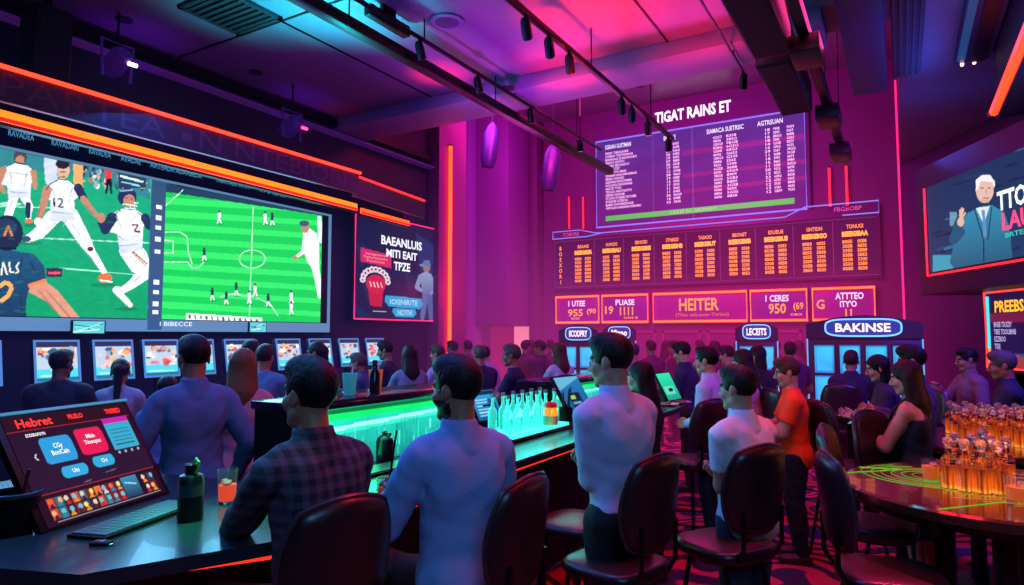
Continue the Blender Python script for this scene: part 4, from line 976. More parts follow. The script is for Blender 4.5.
for px, py, lit, lb_ in ((124, 19, 0, 'unlit round downlight at the upper left of the ceiling'), (256, 72, 0, 'small round downlight above the left soffit'), (508, 88, 1, 'small lit downlight in the ceiling beam'), (473, 118, 1, 'pale lit downlight in the rear ceiling left of the beam rail'), (640, 86, 0, 'dim downlight in the rear ceiling near the odds board')):
    z = ZC if py < 80 else (ZC-.18 if px == 508 else ZF if px == 640 else ZF); p = on_z(px, py, z)
    t = thing('downlight', lb_, 'ceiling light', (p[0], p[1], z), 0, 'round ceiling downlights')
    MB().lathe([(.085, 0), (.085, -.012), (.06, -.016)], 20).build('trim_ring', m_grey, t); MB().lathe([(.06, -.012), (.001, -.012)], 20, cap=False).build('diffuser', glow('dlit', '#dfe8ff', 6) if lit else glow('dunlit', '#503070', .5), t)
t = thing('ceiling_projector', 'small black box fixture on the ceiling above the centre left', 'projector', (*on_z(388, 22, 5.0), 5.0))
MB().box(-.05, .05, -.3, .3, -.05, .06, bev=.01).build('body', m_black, t); MB().box(-.02, .02, -.1, .1, .06, .15).build('mount', m_black, t)
# brackets and speaker above the soffit
for px, py, lb_, c in ((117, 62, 'purple-lit moving lamp hung above the left soffit, nearer the viewer', ('lampw', '#e8d0ff', 8)), (292, 126, 'moving lamp with red dots hung above the far part of the left soffit', ('lampr', '#ff3070', 6))):
    p = on_plane(px, py, (-6.9, 0, 0), (1, 0, 0))
    t = thing('stage_lamp', lb_, 'lamp', (p.x, p.y, p.z), PI/2, 'stage lamps above the left soffit')
    MB().tube([(-.14, 0, -.18), (-.16, 0, .2), (.16, 0, .2), (.14, 0, -.18)], .018, 6).build('yoke', mat('lamp_violet', '#3a1c60', .4, emit='#5020a0', es=.15), t)
    MB().tube([(0, 0, .2), (0, 0, ZC-p.z)], .014, 6).build('hanger', m_black, t)
    MB().lathe([(.08, -.16), (.11, -.1), (.11, .1), (.07, .16)], 16, M=Matrix.Rotation(R(65), 4, 'X')).build('head', mat('lamp_violet', '#3a1c60'), t)
    MB().box(.03, .12, -.17, -.14, -.05, -.02).build('lens', glow(*c), t)
p = on_plane(65, 48, (-6.7, 0, 0), (1, 0, 0))
t = thing('wall_speaker', 'black upright loudspeaker above the left soffit', 'speaker', (-6.9, p.y, 4.0), PI/2)
MB().box(-.16, .16, 0, .35, .02, .95, bev=.02).build('cabinet', mat('speaker_black', '#08080c'), t); MB().box(-.13, .13, -.008, 0, .08, .9).build('grille', mat('grille', '#101018'), t); MB().box(-.1, .1, .1, .3, 0, .02).build('foot', m_black, t); MB().box(-.03, .03, .15, .2, .95, 1.15).build('hanger', m_black, t)
for px, py, lb_ in ((490, 146, 'curved dark hanging lamp shade beside the pink column'), (551, 168, 'curved dark hanging lamp shade left of the tall odds board')):
    p = on_plane(px, py, (0, 11.5, 0), (0, 1, 0))
    t = thing('pendant_lamp', lb_, 'lamp', (p.x, p.y, p.z), 0, 'curved pendant lamps')
    MB().lathe([(.12, -.45), (.17, -.3), (.17, .25), (.1, .42), (.03, .5)], 18, M=Matrix.Rotation(R(8), 4, 'Y')).build('shade', mat('shade_violet', '#2a1c50', .4), t); MB().tube([(.06, 0, .48), (.06, 0, ZF-p.z)], .012, 6).build('cord', m_black, t)
# ------------------------------------------------------------------ bar
BT = 1.05
m_top = mat('bar_top', '#1c2a34', .27, .0, coat=.15, bump=.03, bscale=20)
m_wood = mat('bar_front', '#15101a', .4, var=.3, bscale=6)
bar = thing('bar_counter', 'long dark glossy bar counter with chamfered near end and red underglow', 'bar counter', (-2.3, 1.0, 0))
def rel(P, o): return [(x-o[0], y-o[1]) for x, y in P]
outl = [(-2.0, 7.1), (-2.0, 1.65), (-2.24, 1.13), (-2.6, 1.0), (-4.0, 1.0), (-4.0, 2.0), (-3.3, 2.2), (-2.72, 2.25), (-2.72, 7.1)]
MB().prism(rel(outl, (-2.3, 1)), BT-.05, BT).build('countertop', m_top, bar)
inn = [(-2.3, 7.0), (-2.3, 1.72), (-2.42, 1.3), (-2.64, 1.14), (-3.9, 1.14), (-3.9, 1.9), (-3.25, 2.1), (-2.62, 2.15), (-2.62, 7.0)]
MB().prism(rel(inn, (-2.3, 1)), 0.1, BT-.05).build('front_panel', m_wood, bar)
MB().prism(rel([(x-.05 if i < 3 else x, y) for i, (x, y) in enumerate(inn)], (-2.3, 1)), 0, .1).build('plinth', m_black, bar)
MB().tube([(-2.06+2.3, 5.9, BT-.06), (-2.06+2.3, .7, BT-.075), (-2.3+2.3, .25, BT-.06)], .012, 6).build('underglow', glow('redglow', '#ff2a10', 2.2), bar)
MB().tube([(.2, 5.9, .22), (.2, .8, .22)], .022, 10).build('foot_rail', m_chrome, bar)
for yy in (1.0, 2.5, 4.0, 5.5): MB().tube([(.0, yy, .3), (.2, yy, .22)], .012, 6).build('rail_bracket', m_black, bar)
# lit glass ledges behind the bar
def lit(name, label, y0, y1, h):
    t = thing(name, label, 'lit counter', (-2.72, y0, BT), PI/2); L = y1-y0
    MB().box(-.01, L+.01, -.03, .38, h-.045, h, bev=.006).build('ledge_top', mat('ledge_dark', '#20182a', .2, coat=.5), t)
    MB().box(0, L, .03, .34, -BT, h-.045).build('back_body', m_black, t)
    for xe in (-.012, L): MB().box(xe, xe+.012, -.02, .34, 0, h-.045).build('end_frame', m_black, t)
    c = Canvas(L, h-.05, .008, '#18a890')
    H = h-.05
    c.rect(0, 0, L, H, '#2ad8c4', 1, '#12807c'); c.rect(0, H*.80, L, H, '#14e070'); c.rect(0, H*.92, L, H, '#0a6a34')
    c.poly([(0, H*.62), (L, H*.72), (L, H*.78), (0, H*.69)], '#b0fff0', .9); c.poly([(0, H*.56), (L, H*.66), (L, H*.72), (0, H*.62)], '#40f0d0', .7)
    q_ = random.Random(11)
    for i in range(int(L*90)):
        x = q_.uniform(0, L); z = q_.uniform(.0, H*.5); c.rect(x, z, x+q_.uniform(.003, .012), z+q_.uniform(.03, .12), q_.choice(['#5affe8', '#0c6a6c', '#9afff0', '#0a5458', '#30c8b8']), q_.uniform(.25, .6))
    c.shade(.12, 9)
    c.build('lit_panel', attr_mat('picture_litbar', 1.5), t, 0, 0, 0)
    MB().box(0, L, -.012, -.008, -.0, H).build('glass_pane', mat('glass_clear', '#e8fff8', .02, trans=1., ior=1.05, spec=.6), t)
    return t
lit('lit_counter', 'glowing green and teal glass-fronted ledge behind the near bar', 2.42, 3.9, .39)
lit('lit_counter', 'glowing teal glass-fronted ledge at the far end of the bar', 5.35, 7.2, .33)
# white lamp tray with clear bottles
ry0, ry1 = 3.95, 4.85
t = thing('bottle_tray', 'glowing cyan tray carrying two rows of clear bottles on the bar', 'tray', (-2.5, ry0, BT))
MB().box(-.16, .18, 0, ry1-ry0, 0, .03, bev=.006).build('base', m_black, t); MB().box(-.15, .17, .01, ry1-ry0-.01, .03, .05).build('diffuser', glow('cyantray', '#30f0d8', 2.4), t)
m_gl = mat('bottle_glass', '#d8fff8', .03, trans=.92, ior=1.3, emit='#20e0c8', es=.42)  # emission puts the teal light from the tray into the clear glass
def bottle_mb(body_r, h, seed=0):
    return [(body_r*.9, 0), (body_r, .01), (body_r, h*.55), (body_r*.8, h*.64), (body_r*.36, h*.74), (body_r*.32, h*.92), (body_r*.42, h*.93), (body_r*.42, h)]
def clear_bottle(loc, label, cat='bottle', grp=None):
    t = thing('bottle', label, cat, loc, 0, grp)
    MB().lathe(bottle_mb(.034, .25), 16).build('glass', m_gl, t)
    MB().lathe([(.013, .245), (.017, .25), (.017, .268), (.012, .272)], 12).build('cap', mat('cap_steel', '#8aa0a8', .3, .8), t)
    return t
cb0 = None
ordw = ['first', 'second', 'third', 'fourth', 'fifth', 'sixth']
for r_ in range(2):
    for i in range(6):
        loc = (-2.42-.15*r_, ry0+.08+i*.145+.04*r_, BT+.05); lb = 'clear teal-lit bottle on the glowing tray, %s from the near end of the %s row' % (ordw[i], ('front', 'rear')[r_])
        if cb0 is None: cb0 = clear_bottle(loc, lb, grp='clear bottles on the glowing bar tray')
        else: dup(cb0, loc, 0, lb)
# ------------------------------------------------------------------ things on the bar
# leaning tablet terminal
A0, B0 = Vector((-2.81, 1.30, BT)), Vector((-3.0, 1.88, BT)); uu = (B0-A0); Lw = uu.length; ang = math.atan2(uu.y, uu.x); nrm = Vector((math.sin(ang), -math.cos(ang), 0))
tb = thing('touch_terminal', 'large leaning touch terminal with betting tiles at the near end of the bar', 'touch screen', A0, ang)
th_ = R(-32); Mt = Matrix.Rotation(th_, 4, 'X'); Ht = .51
MB().box(-.03, Lw+.03, .0, .035, 0, Ht, M=Mt, bev=.008).build('case', m_blackp, tb)
MB().box(-.032, Lw+.032, -.004, .038, Ht-.004, Ht+.008, M=Mt).build('top_edge', mat('edge_cyan', '#2a6a80', .3, emit='#30b0d0', es=.5), tb)
MB().prism([(.05, .0), (.33, 0), (.30, .03), (.27, .36), (.24, .36), (.2, .05)], Lw*.4, Lw*.6, 'x').build('stand', m_black, tb)
c = Canvas(Lw, Ht-.03, .0035, '#0a0a18'); H = Ht-.03
c.T = lambda x, y: (x/100*Lw, H-y/100*H)
c.rect(0, 0, 100, 14, '#180a10'); c.line([(0, 14), (100, 14)], .6, '#a02a20'); c.rect(0, 14, 100, 72, '#0c0c20', 1, '#12122c')
def rrect(x0, y0, x1, y1, col_, r=3):
    P = []
    for cx_, cy_, a0 in ((x1-r, y1-r*1.6, 0), (x0+r, y1-r*1.6, 1), (x0+r, y0+r*1.6, 2), (x1-r, y0+r*1.6, 3)):
        for k in range(5): a = (a0+k/4)*PI/2; P.append((cx_+r*math.cos(a), cy_+r*1.6*math.sin(a)))
    c.poly(P, col_)
rrect(18, 23, 42, 48, '#1a9ad8'); rrect(46, 20, 69, 46, '#e01a50'); rrect(73, 15, 97, 47, '#22a8c8', 1); c.rect(73, 13.5, 97, 19, '#c020a8'); rrect(25, 52, 45, 63, '#20a8d8'); rrect(51, 49, 69, 60, '#20a8d8')
for i in range(5): c.line([(76, 26+i*4), (94, 26+i*4)], .8, '#0c5a78')
for i in range(4): c.ell(76+i*6, 50, 1.1, 1.4, '#a0b0c0')
c.line([(13, 36), (11.5, 39), (13, 42)], .9, '#d0d8e8'); c.line([(57, 66), (67, 65)], 1, '#586078'); c.line([(37, 70), (44, 69.5)], 1, '#586078')
c.line([(0, 72), (100, 72)], .7, '#a03030')
q_ = random.Random(4)
for i in range(15):
    for j in range(2):
        x = 6+i*6; y = 76+j*10
        if 66 <= x <= 78: continue
        c.rect(x, y, x+5.4, y+9, q_.choice(['#7a2418', '#c84a2a', '#18405c', '#e0803a', '#2a6a7a', '#8a1a2a', '#3a1a30']))
        c.ell(x+2.7+q_.uniform(-1, 1), y+3.4, 1.6, 2.4, q_.choice(['#f0b070', '#e0d0b0', '#60c0d0', '#ff6040', '#ffe060'])); c.poly([(x+.5, y+9), (x+2.7, y+4.5), (x+5, y+9)], q_.choice(['#c02a20', '#2080a0', '#e0902a', '#40202a', '#d8d0c8']))
c.rect(66, 75, 80, 95, '#2a8ab0', 1, '#103a5a'); c.line([(68, 80), (78, 84)], 1.4, '#8ae0ff')
c.line([(8, 97), (96, 97)], 1.2, '#c8d0d8', .5)
o = c.build('screen_picture', attr_mat('picture_terminal', 1.15), tb, 0, -.003, .015); o.matrix_basis = Mt
def ttext(nm, s, x, y, w_, h_, m_):
    o = text(nm, s, w_/100*Lw, h_/100*H, x/100*Lw, .015+H-y/100*H, -.007, m_, tb, bold=.02, depth=.001)
    o.matrix_basis = Mt
rd = glow('redtext', '#ff3020', 1.8)
ttext('heading', 'Hebret', 21, 7.5, 26, 8, rd); ttext('heading', 'PIUSLO', 53, 7, 12, 5, rd); ttext('heading', 'TREBED', 86, 7, 14, 5, rd)
wt2 = glow('white3', '#ffffff', 1.2)
ttext('tile_text', 'CGy\nBoniCain', 30, 35, 13, 11, wt2); ttext('tile_text', 'Mbin\nTinoopas', 57.5, 32, 14, 11, wt2); ttext('small_text', 'EODERGFOYN', 18, 19, 14, 3, wt2); ttext('tile_text', 'Uts', 35, 57.5, 5, 4, wt2); ttext('tile_text', 'O:t', 60, 54.5, 5, 4, wt2)
# keyboard
def keyboard(label, loc, rz, w_, d_, tint):
    t = thing('keyboard', label, 'keyboard', loc, rz)
    MB().box(-w_/2, w_/2, -d_/2, d_/2, 0, .014, bev=.004).build('base', m_blackp, t)
    k = MB(); nx, ny = 15, 5
    for i in range(nx):
        for j in range(ny):
            if j == 0 and 4 <= i <= 9:
                if i == 4: k.box(-w_/2+.012+4*(w_-.024)/nx+.002, -w_/2+.012+10*(w_-.024)/nx-.002, -d_/2+.01, -d_/2+.01+(d_-.02)/ny-.003, .014, .02)
                continue
            x0 = -w_/2+.012+i*(w_-.024)/nx; y0 = -d_/2+.01+j*(d_-.02)/ny
            k.box(x0+.0018, x0+(w_-.024)/nx-.0018, y0+.0015, y0+(d_-.02)/ny-.0018, .014, .02)
    k.build('keys', mat('keys_'+tint, tint, .4), t)
kx, ky = on_z(133, 517, BT)
keyboard('pale blue-lit keyboard lying in front of the touch terminal', (-2.68, 1.57, BT), ang, .52, .17, '#46586a')
kx2, ky2 = on_z(395, 461, BT)
keyboard('dark keyboard lying in front of the glowing green ledge', (-2.5, 2.86, BT), PI/2-.06, .5, .17, '#2a2a38')
# flask
t = thing('flask', 'dark insulated flask with black cap and loop beside the keyboard', 'flask', (*on_z(190, 520, BT), BT))
MB().lathe([(.045, 0), (.049, .006), (.049, .165), (.044, .18), (.03, .186)], 24).build('body', mat('flask_navy', '#0c1420', .35, .4, emit=None), t)
MB().lathe([(.024, .186), (.026, .19), (.026, .222), (.022, .226)], 18).build('cap', m_black, t)
MB().tube([(.03, 0, .19), (.045, 0, .21), (.045, 0, .235), (.03, 0, .25), (.01, 0, .226)], .006, 6).build('loop', mat('loop_green', '#207a3a', .5, emit='#20c050', es=.08), t)
MB().lathe([(.0495, .1), (.0495, .145)], 24, cap=False).build('label_band', mat('flask_label', '#1c2c3c', .4), t)
# tumbler with orange drink
def tumbler(name, label, loc, r, h, fill, lc, ls, ice=2, grp=None):
    t = thing(name, label, 'glass', loc, 0, grp)
    MB().lathe([(r*.82, 0), (r*.84, .004), (r, h), (r*.94, h), (r*.78, .012), (.001, .012)], 24, cap=False).build('glass', mat('tumbler_glass', '#eef6ff', .03, trans=.95, ior=1.3), t)
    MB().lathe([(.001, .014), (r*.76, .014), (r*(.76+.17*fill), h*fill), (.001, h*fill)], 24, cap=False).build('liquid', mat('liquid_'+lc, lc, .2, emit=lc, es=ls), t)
    for i in range(ice):
        s_ = r*.34; M = Matrix.Translation((r*.3*(-1)**i, r*.2*(i-1), h*fill+s_*.25)) @ Matrix.Rotation(.6+i, 4, 'Z') @ Matrix.Rotation(.5, 4, 'X')
        MB().box(-s_, s_, -s_, s_, -s_, s_, M=M, bev=.004).build('ice_cube', mat('ice', '#d8f0ff', .08, trans=.8, ior=1.3), t)
    return t
tumbler('drink_glass', 'clear tumbler of orange-red drink on the near end of the bar', (*on_z(227, 503, BT), BT), .045, .15, .55, '#ff4a1c', .9)
# car key
t = thing('key_fob', 'small black and silver key fob on the bar front edge', 'key fob', (*on_z(101, 545, BT), BT), .5)
MB().box(-.035, .035, -.02, .02, 0, .014, bev=.006).build('case', m_blackp, t); MB().box(-.022, .012, -.012, .012, .014, .0165, bev=.001).build('button_pad', m_chrome, t); MB().tube([(.035+.012*math.cos(a), .012*math.sin(a), .006) for a in np.linspace(0, 2*PI, 13)[:-1]], .002, 5, closed=True).build('ring', m_chrome, t)
# dark cup holder at left edge
t = thing('straw_holder', 'black cup-shaped holder at the left edge of the bar', 'holder', (*on_z(14, 533, BT), BT))
MB().lathe([(.055, 0), (.06, .005), (.085, .15), (.08, .15), (.055, .01), (.001, .01)], 20, cap=False).build('cup', m_blackp, t); MB().lathe([(.086, .14), (.09, .145), (.09, .155), (.084, .158)], 20, cap=False).build('rim', m_grey, t)
MB().tube([(0, 0, .02), (.05, .02, .24)], .006, 6).build('straw', mat('straw_red', '#4a1020', .4), t); MB().tube([(0.01, 0, .02), (-.04, .03, .22)], .006, 6).build('straw', mat('straw_red', '#4a1020', .4), t)
# shaker
t = thing('shaker', 'dark cylindrical cocktail shaker in front of the glowing green ledge', 'shaker', (*on_z(385, 461, BT), BT))
MB().lathe([(.05, 0), (.054, .005), (.054, .12), (.05, .13)], 24).build('body', mat('shaker_black', '#0c0c12', .3, .3), t); MB().lathe([(.05, .13), (.046, .14), (.03, .15), (.02, .152), (.02, .17), (.012, .176)], 20).build('lid', m_grey, t); MB().box(.01, .04, -.008, .008, .15, .17).build('spout', m_black, t)
# amber jar, pen pot
t = thing('amber_jar', 'glowing amber jar with red lid beside the clear bottles', 'jar', (*on_z(551, 431, BT), BT))
MB().lathe([(.05, 0), (.055, .006), (.055, .17), (.045, .185)], 20).build('jar_body', mat('jar_amber', '#e08a1c', .1, emit='#ff9a1c', es=.8), t); MB().lathe([(.05, .185), (.052, .19), (.05, .215), (.03, .225)], 20).build('lid', mat('lid_red', '#a01a20', .4, emit='#ff2030', es=.2), t); MB().lathe([(.0558, .05), (.0558, .12)], 20, cap=False).build('jar_label', mat('jar_label', '#c8b070', .5), t)
t = thing('utensil_pot', 'dark pot holding dark stirring sticks behind the amber jar', 'pot', (*on_z(566, 427, BT), BT))
MB().lathe([(.05, 0), (.055, .16), (.05, .16), (.045, .01), (.001, .01)], 18, cap=False).build('pot', m_blackp, t)
for i in range(4): MB().tube([(.01*i-.015, 0, .02), (.035*i-.05, .02*(-1)**i, .27+.02*i)], .006, 6).build('stick', mat('stick_dark', '#2a1c20', .5), t)
# leaning tablets / order screens
def tablet(name, label, px, py, wd, ht, tilt, relr, paint, strength=1.2, zb=BT):
    x, y = on_z(px, py, zb); t = thing(name, label, 'touch screen', (x, y, zb), PI/2-.1 if relr is None else face(px, relr))
    M = Matrix.Translation((0, 0, .02)) @ Matrix.Rotation(R(-tilt), 4, 'X')
    MB().box(-wd/2, wd/2, 0, .03, 0, ht, M=M, bev=.008).build('case', m_blackp, t)
    MB().prism([(.02, 0), (.2, 0), (.19, .02), (.1, .16), (.06, .16)], -.05, .05, 'x').build('stand', m_black, t)
    c = Canvas(wd-.04, ht-.04, .006, '#20a8d0'); paint(c, wd-.04, ht-.04)
    o = c.build('screen_picture', attr_mat('picture_tab%g' % strength, strength), t, -wd/2+.02, -.004, .02); o.matrix_basis = M
    return t
def p_pos(c, w_, h_):
    c.rect(0, 0, w_, h_, '#2aa8e8', 1, '#0c5a8a'); c.rect(0, h_*.85, w_, h_, '#0c2a4a')
    for i in range(6): c.rect(w_*.1, h_*(.12+i*.11), w_*(.5+.06*(i % 3)), h_*(.17+i*.11), '#a0e8ff', .7)
    c.rect(w_*.62, h_*.2, w_*.92, h_*.7, '#0c3a68', .8)
def p_tab(c, w_, h_):
    c.rect(0, 0, w_, h_, '#1a7ab8', 1, '#0c4a80'); c.poly([(0, h_*.7), (w_, h_*.95), (w_, h_), (0, h_)], '#7ad0e8', .6)
    c.rect(w_*.25, h_*.3, w_*.72, h_*.62, '#0a2038'); c.rect(w_*.3, h_*.48, w_*.5, h_*.56, '#a0c850'); c.rect(w_*.3, h_*.36, w_*.64, h_*.42, '#50a0b0'); c.line([(0, h_*.15), (w_, h_*.2)], .01, '#60d0f0', .7)
def p_green(c, w_, h_): c.rect(0, 0, w_, h_, '#28e8a8', 1, '#10a088'); c.rect(w_*.1, h_*.2, w_*.8, h_*.5, '#80ffe0', .5)
tablet('order_screen', 'dark-cased order screen with cyan picture behind the bearded man in blue shirt', 492, 424, .36, .30, 26, None, p_pos)
tablet('order_screen', 'leaning tablet with blue menu picture beside the standing man in white shirt', 588, 424, .42, .45, 32, None, p_tab)
tablet('order_screen', 'leaning tablet glowing plain green-teal near the far end of the bar', 676, 403, .40, .36, 28, None, p_green)
# plates with food
fx, fy = on_z(686, 403, BT)
for i, (dx, dy) in enumerate(((0, 0), (.05, .3))):
    t = thing('food_plate', ('white plate of food at the far end of the bar, nearer one', 'white plate of food at the far end of the bar, farther one')[i], 'plate', (fx-.1+dx, fy-.35+dy, BT), 0, 'plates on the far bar')
    MB().lathe([(.06, 0), (.07, .004), (.12, .018), (.118, .022), (.065, .008), (.001, .008)], 24, cap=False).build('plate', mat('plate_white', '#c8c0c4', .25), t)
    g = MB(); q_ = random.Random(i)
    for k in range(9):
        a = q_.uniform(0, 6.3); r_ = q_.uniform(0, .06); s_ = q_.uniform(.015, .026)
        g.lathe([(.001, -s_*.6), (s_*.8, -s_*.3), (s_, 0), (s_*.7, s_*.5), (.001, s_*.7)], 8, (r_*math.cos(a), r_*math.sin(a), .022), cap=False)
    g.build('food', mat('food_brown', '#8a5a34', .6, var=.4, bscale=40), t)
# cups on the ledge
for px, py, lb_, hh, cc, nm in ((372, 397, 'teal paper cup on the glowing ledge', .13, '#40b0b8', 'paper_cup'), (394, 393, 'orange paper cup on the glowing ledge', .14, '#e0703a', 'paper_cup')):
    x, y = on_z(px, py, 1.44); t = thing(nm, lb_, 'cup', (-2.88, y+.04 if px < 380 else y, 1.44))
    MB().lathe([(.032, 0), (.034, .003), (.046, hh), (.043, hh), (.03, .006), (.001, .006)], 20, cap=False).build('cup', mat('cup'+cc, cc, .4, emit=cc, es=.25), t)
    MB().lathe([(.0365, hh*.3), (.042, hh*.7)], 20, cap=False).build('sleeve', mat('sleeve'+cc, '#c8c0c0', .6), t)
    MB().tube([(0, 0, .01), (.02, .01, hh+.06)], .004, 6).build('straw', mat('straw_w', '#e0d8e0', .4), t)
x, y = on_z(382, 394, 1.44); t = thing('dark_bottle', 'short dark bottle between two cups on the glowing ledge', 'bottle', (-2.86, y+.06, 1.44))
MB().lathe([(.03, 0), (.033, .004), (.033, .12), (.016, .15), (.015, .18)], 16).build('glass', mat('darkglass', '#10141c', .15), t); MB().lathe([(.017, .18), (.017, .2), (.012, .203)], 12).build('cap', m_grey, t)

# ------------------------------------------------------------------ stools and chairs
m_leather = mat('leather_dark', '#2a151a', .34, bump=.12, bscale=70, spec=.6)
m_piping = mat('piping', '#3a2c34', .3)
def rsup(w_, d_, n=28, e=.38):
    return [(w_/2*math.copysign(abs(math.cos(a))**e, math.cos(a)), d_/2*math.copysign(abs(math.sin(a))**e, math.sin(a))) for a in np.linspace(0, 2*PI, n+1)[:-1]]
def pad(outline, z0, z1, rnd):
    V = []; F_ = []; n = len(outline); levels = [(1-rnd*1.6, z0), (1-rnd*.4, z0+(z1-z0)*.12), (1, z0+(z1-z0)*.4), (1, z0+(z1-z0)*.65), (1-rnd*.5, z0+(z1-z0)*.9), (1-rnd*1.8, z1), (.4, z1+.006), (.02, z1+.008)]
    for s_, z in levels: V += [(x*s_, y*s_, z) for x, y in outline]
    for i in range(len(levels)-1):
        for k in range(n): F_.append((i*n+k, i*n+(k+1) % n, (i+1)*n+(k+1) % n, (i+1)*n+k))
    F_.append(tuple(range(n))[::-1]); F_.append(tuple((len(levels)-1)*n+k for k in range(n)))
    return V, F_
def make_stool(label, loc, rz, grp, sh=.78):
    t = thing('bar_stool', label, 'bar stool', loc, rz, grp)
    MB().add(*pad(rsup(.42, .42, 32, .55), sh-.075, sh-.008, .06)).build('seat', m_leather, t, sharp=1.2)
    bm = MB(); nx, nz = 18, 16; w_, z0, z1 = .41, sh+.07, sh+.50
    # rounded, slightly wrapped back pad
    V = []; F_ = []
    for s_ in (0, 1):
        for j in range(nz+1):
            for i in range(nx+1):
                u = i/nx*2-1; v = j/nz*2-1
                # squircle map
                uu_ = u*math.sqrt(max(0, 1-.42*v*v)); vv_ = v*math.sqrt(max(0, 1-.30*u*u))
                x = uu_*w_/2; z = (z0+z1)/2+vv_*(z1-z0)/2
                edge = max(abs(u), abs(v)); th = .03*math.sqrt(max(0, 1-edge**5))+.004
                y = .215+.045*(v+1)/2-.11*(x/(w_/2))**2*.5+(th if s_ else -th)
                V.append((x, y, z))
    n1 = (nx+1)*(nz+1)
    for j in range(nz):
        for i in range(nx):
            a = j*(nx+1)+i; F_.append((a, a+1, a+nx+2, a+nx+1)); F_.append((n1+a, n1+a+nx+1, n1+a+nx+2, n1+a+1))
    ring = [i for i in range(nx+1)]+[(j+1)*(nx+1)+nx for j in range(nz)]+[nz*(nx+1)+i for i in range(nx-1, -1, -1)]+[j*(nx+1) for j in range(nz-1, 0, -1)]
    for a, b in zip(ring, ring[1:]+ring[:1]): F_.append((a, b, n1+b, n1+a))
    bk = MB().add(V, F_).build('backrest', m_leather, t, sharp=1.4)
    pts = [tuple((Vector(V[i])+Vector(V[n1+i]))/2) for i in ring]
    MB().tube(pts, .009, 6, closed=True).build('piping', m_piping, bk)
    for s_ in (-1, 1): MB().tube([(s_*.12, .08, sh-.06), (s_*.13, .2, sh-.04), (s_*.13, .235, sh+.02), (s_*.13, .24, sh+.2)], .011, 8).build('back_support', m_black, t)
    MB().lathe([(.16, sh-.095), (.16, sh-.075)], 20).build('seat_plate', m_black, t)
    for sx in (-1, 1):
        for sy in (-1, 1): MB().tube([(sx*.12, sy*.12, sh-.09), (sx*.205, sy*.205, 0.006)], .013, 8).build('leg', m_black, t)
    rr_ = .245
    MB().tube([(rr_*math.cos(a), rr_*math.sin(a), .27) for a in np.linspace(0, 2*PI, 29)[:-1]], .01, 8, closed=True).build('foot_ring', m_black, t)
    return t
def toward(a): return math.atan2(a[0], -a[1])
S0 = make_stool('dark leather bar stool behind the man in the plaid shirt', (-1.80, 1.65, 0), toward((-1, .25)), 'bar stools along the bar')
def stool(label, xy, fdir, grp): return dup(S0, (*xy, 0), toward(fdir), label, grp)
GB, GT, GF = 'bar stools along the bar', 'bar stools around the bottle tables', 'bar stools in the middle of the room'
stool('dark leather bar stool behind the bearded man in the blue shirt', (-1.46, 2.18), (-1, .0), GB)
stool('bar stool whose red-lit back stands behind the man in white with folded arms', (-1.17, 2.92), (-.96, .27), GB)
stool('bar stool with teal-lit empty seat between the bar and the man with folded arms', (-1.6, 3.42), (-1, .1), GB)
stool('bar stool whose back covers the hip of the man in the short-sleeved polo', (-.80, 3.47), (-.85, .5), GF)
stool('bar stool by the bar end, next to the man in pale shirt holding his belly', (-1.55, 5.6), (-.9, .5), GB)
stool('near bar stool turned to the round table, closest to the viewer', (-.08, 3.40), (.95, .3), GT)
stool('second bar stool at the round table, behind the closest one', (-.16, 4.22), (.99, -.05), GT)
stool('third bar stool at the round table, seat hidden by the table edge', (-.02, 5.05), (.75, -.5), GT)
stool('bar stool with teal-lit back edge near the small round table', (-.42, 6.0), (.8, .6), GF)
stool('bar stool turned toward the blue game cabinet, in front of its screens', (-.62, 8.2), (-.2, 1), GF)
stool('bar stool by the orange-shirted person, red-lit seat', (-.95, 7.0), (.7, .7), GF)
stool('bar stool facing the small round table from beyond', (.1, 7.85), (-.4, -.6), GF)
# ------------------------------------------------------------------ round tables with amber bottles
def round_table(label, loc, r, h, inlay):
    t = thing('round_table', label, 'table', loc); lk = min(.26, r*.5); bk_ = min(.42, r*.8)
    MB().lathe([(r-.03, h-.055), (r-.005, h-.05), (r, h-.03), (r, h-.01), (r-.012, h)], 64).build('tabletop', mat('table_top', '#46281a', .16, coat=.6, var=.3, bscale=9), t)
    MB().lathe([(r-.05, h-.09), (r-.04, h-.055)], 48).build('apron', m_black, t)
    for k in range(3):
        a = k*2*PI/3+.5; MB().lathe([(.055, .02), (.05, .1), (.05, h-.09)], 16, (lk*math.cos(a), lk*math.sin(a), 0)).build('leg', m_black, t)
    MB().lathe([(bk_, 0), (bk_, .015), (bk_-.06, .03), (.001, .03)], 40).build('base', m_black, t)
    if inlay:
        g = MB(); y_ = MB()
        for k in range(7):
            rr_ = .05+k*.042
            (y_ if k % 3 == 1 else g).tube([(-.25+rr_*1.15*math.cos(a), .17+rr_*math.sin(a), h+.0005) for a in np.linspace(R(40+14*k), R(330-6*k), 34)], .0017, 4)
        for k in range(4): y_.tube([(-.2+.11*k, -.32-.02*k, h+.0005), (.28+.07*k, -.2-.06*k, h+.0005)], .002, 4)
        for a0, a1 in ((R(140), R(158)), (R(150), R(176)), (R(236), R(246))): g.tube([(-.25+.2*math.cos(a0), .17+.2*math.sin(a0), h+.0005) if a0 < 3 else (.0, -.3, h+.0005), (.97*r*math.cos(a1), .97*r*math.sin(a1), h+.0005)], .003, 4)
        g.build('inlay_line', glow('greenline', '#58ff30', .55), t); y_.build('inlay_line', glow('yellowline', '#e0a020', .6), t)
    return t
T1, T2, T3 = (.38, 4.02), (.66, 5.85), (-.3, 7.2)
TH = 1.05
round_table('round dark glossy table with glowing green rings and amber bottles', (*T1, 0), .68, TH, True)
round_table('round table behind the nearest one, crowded with amber bottles', (*T2, 0), .72, TH, False)
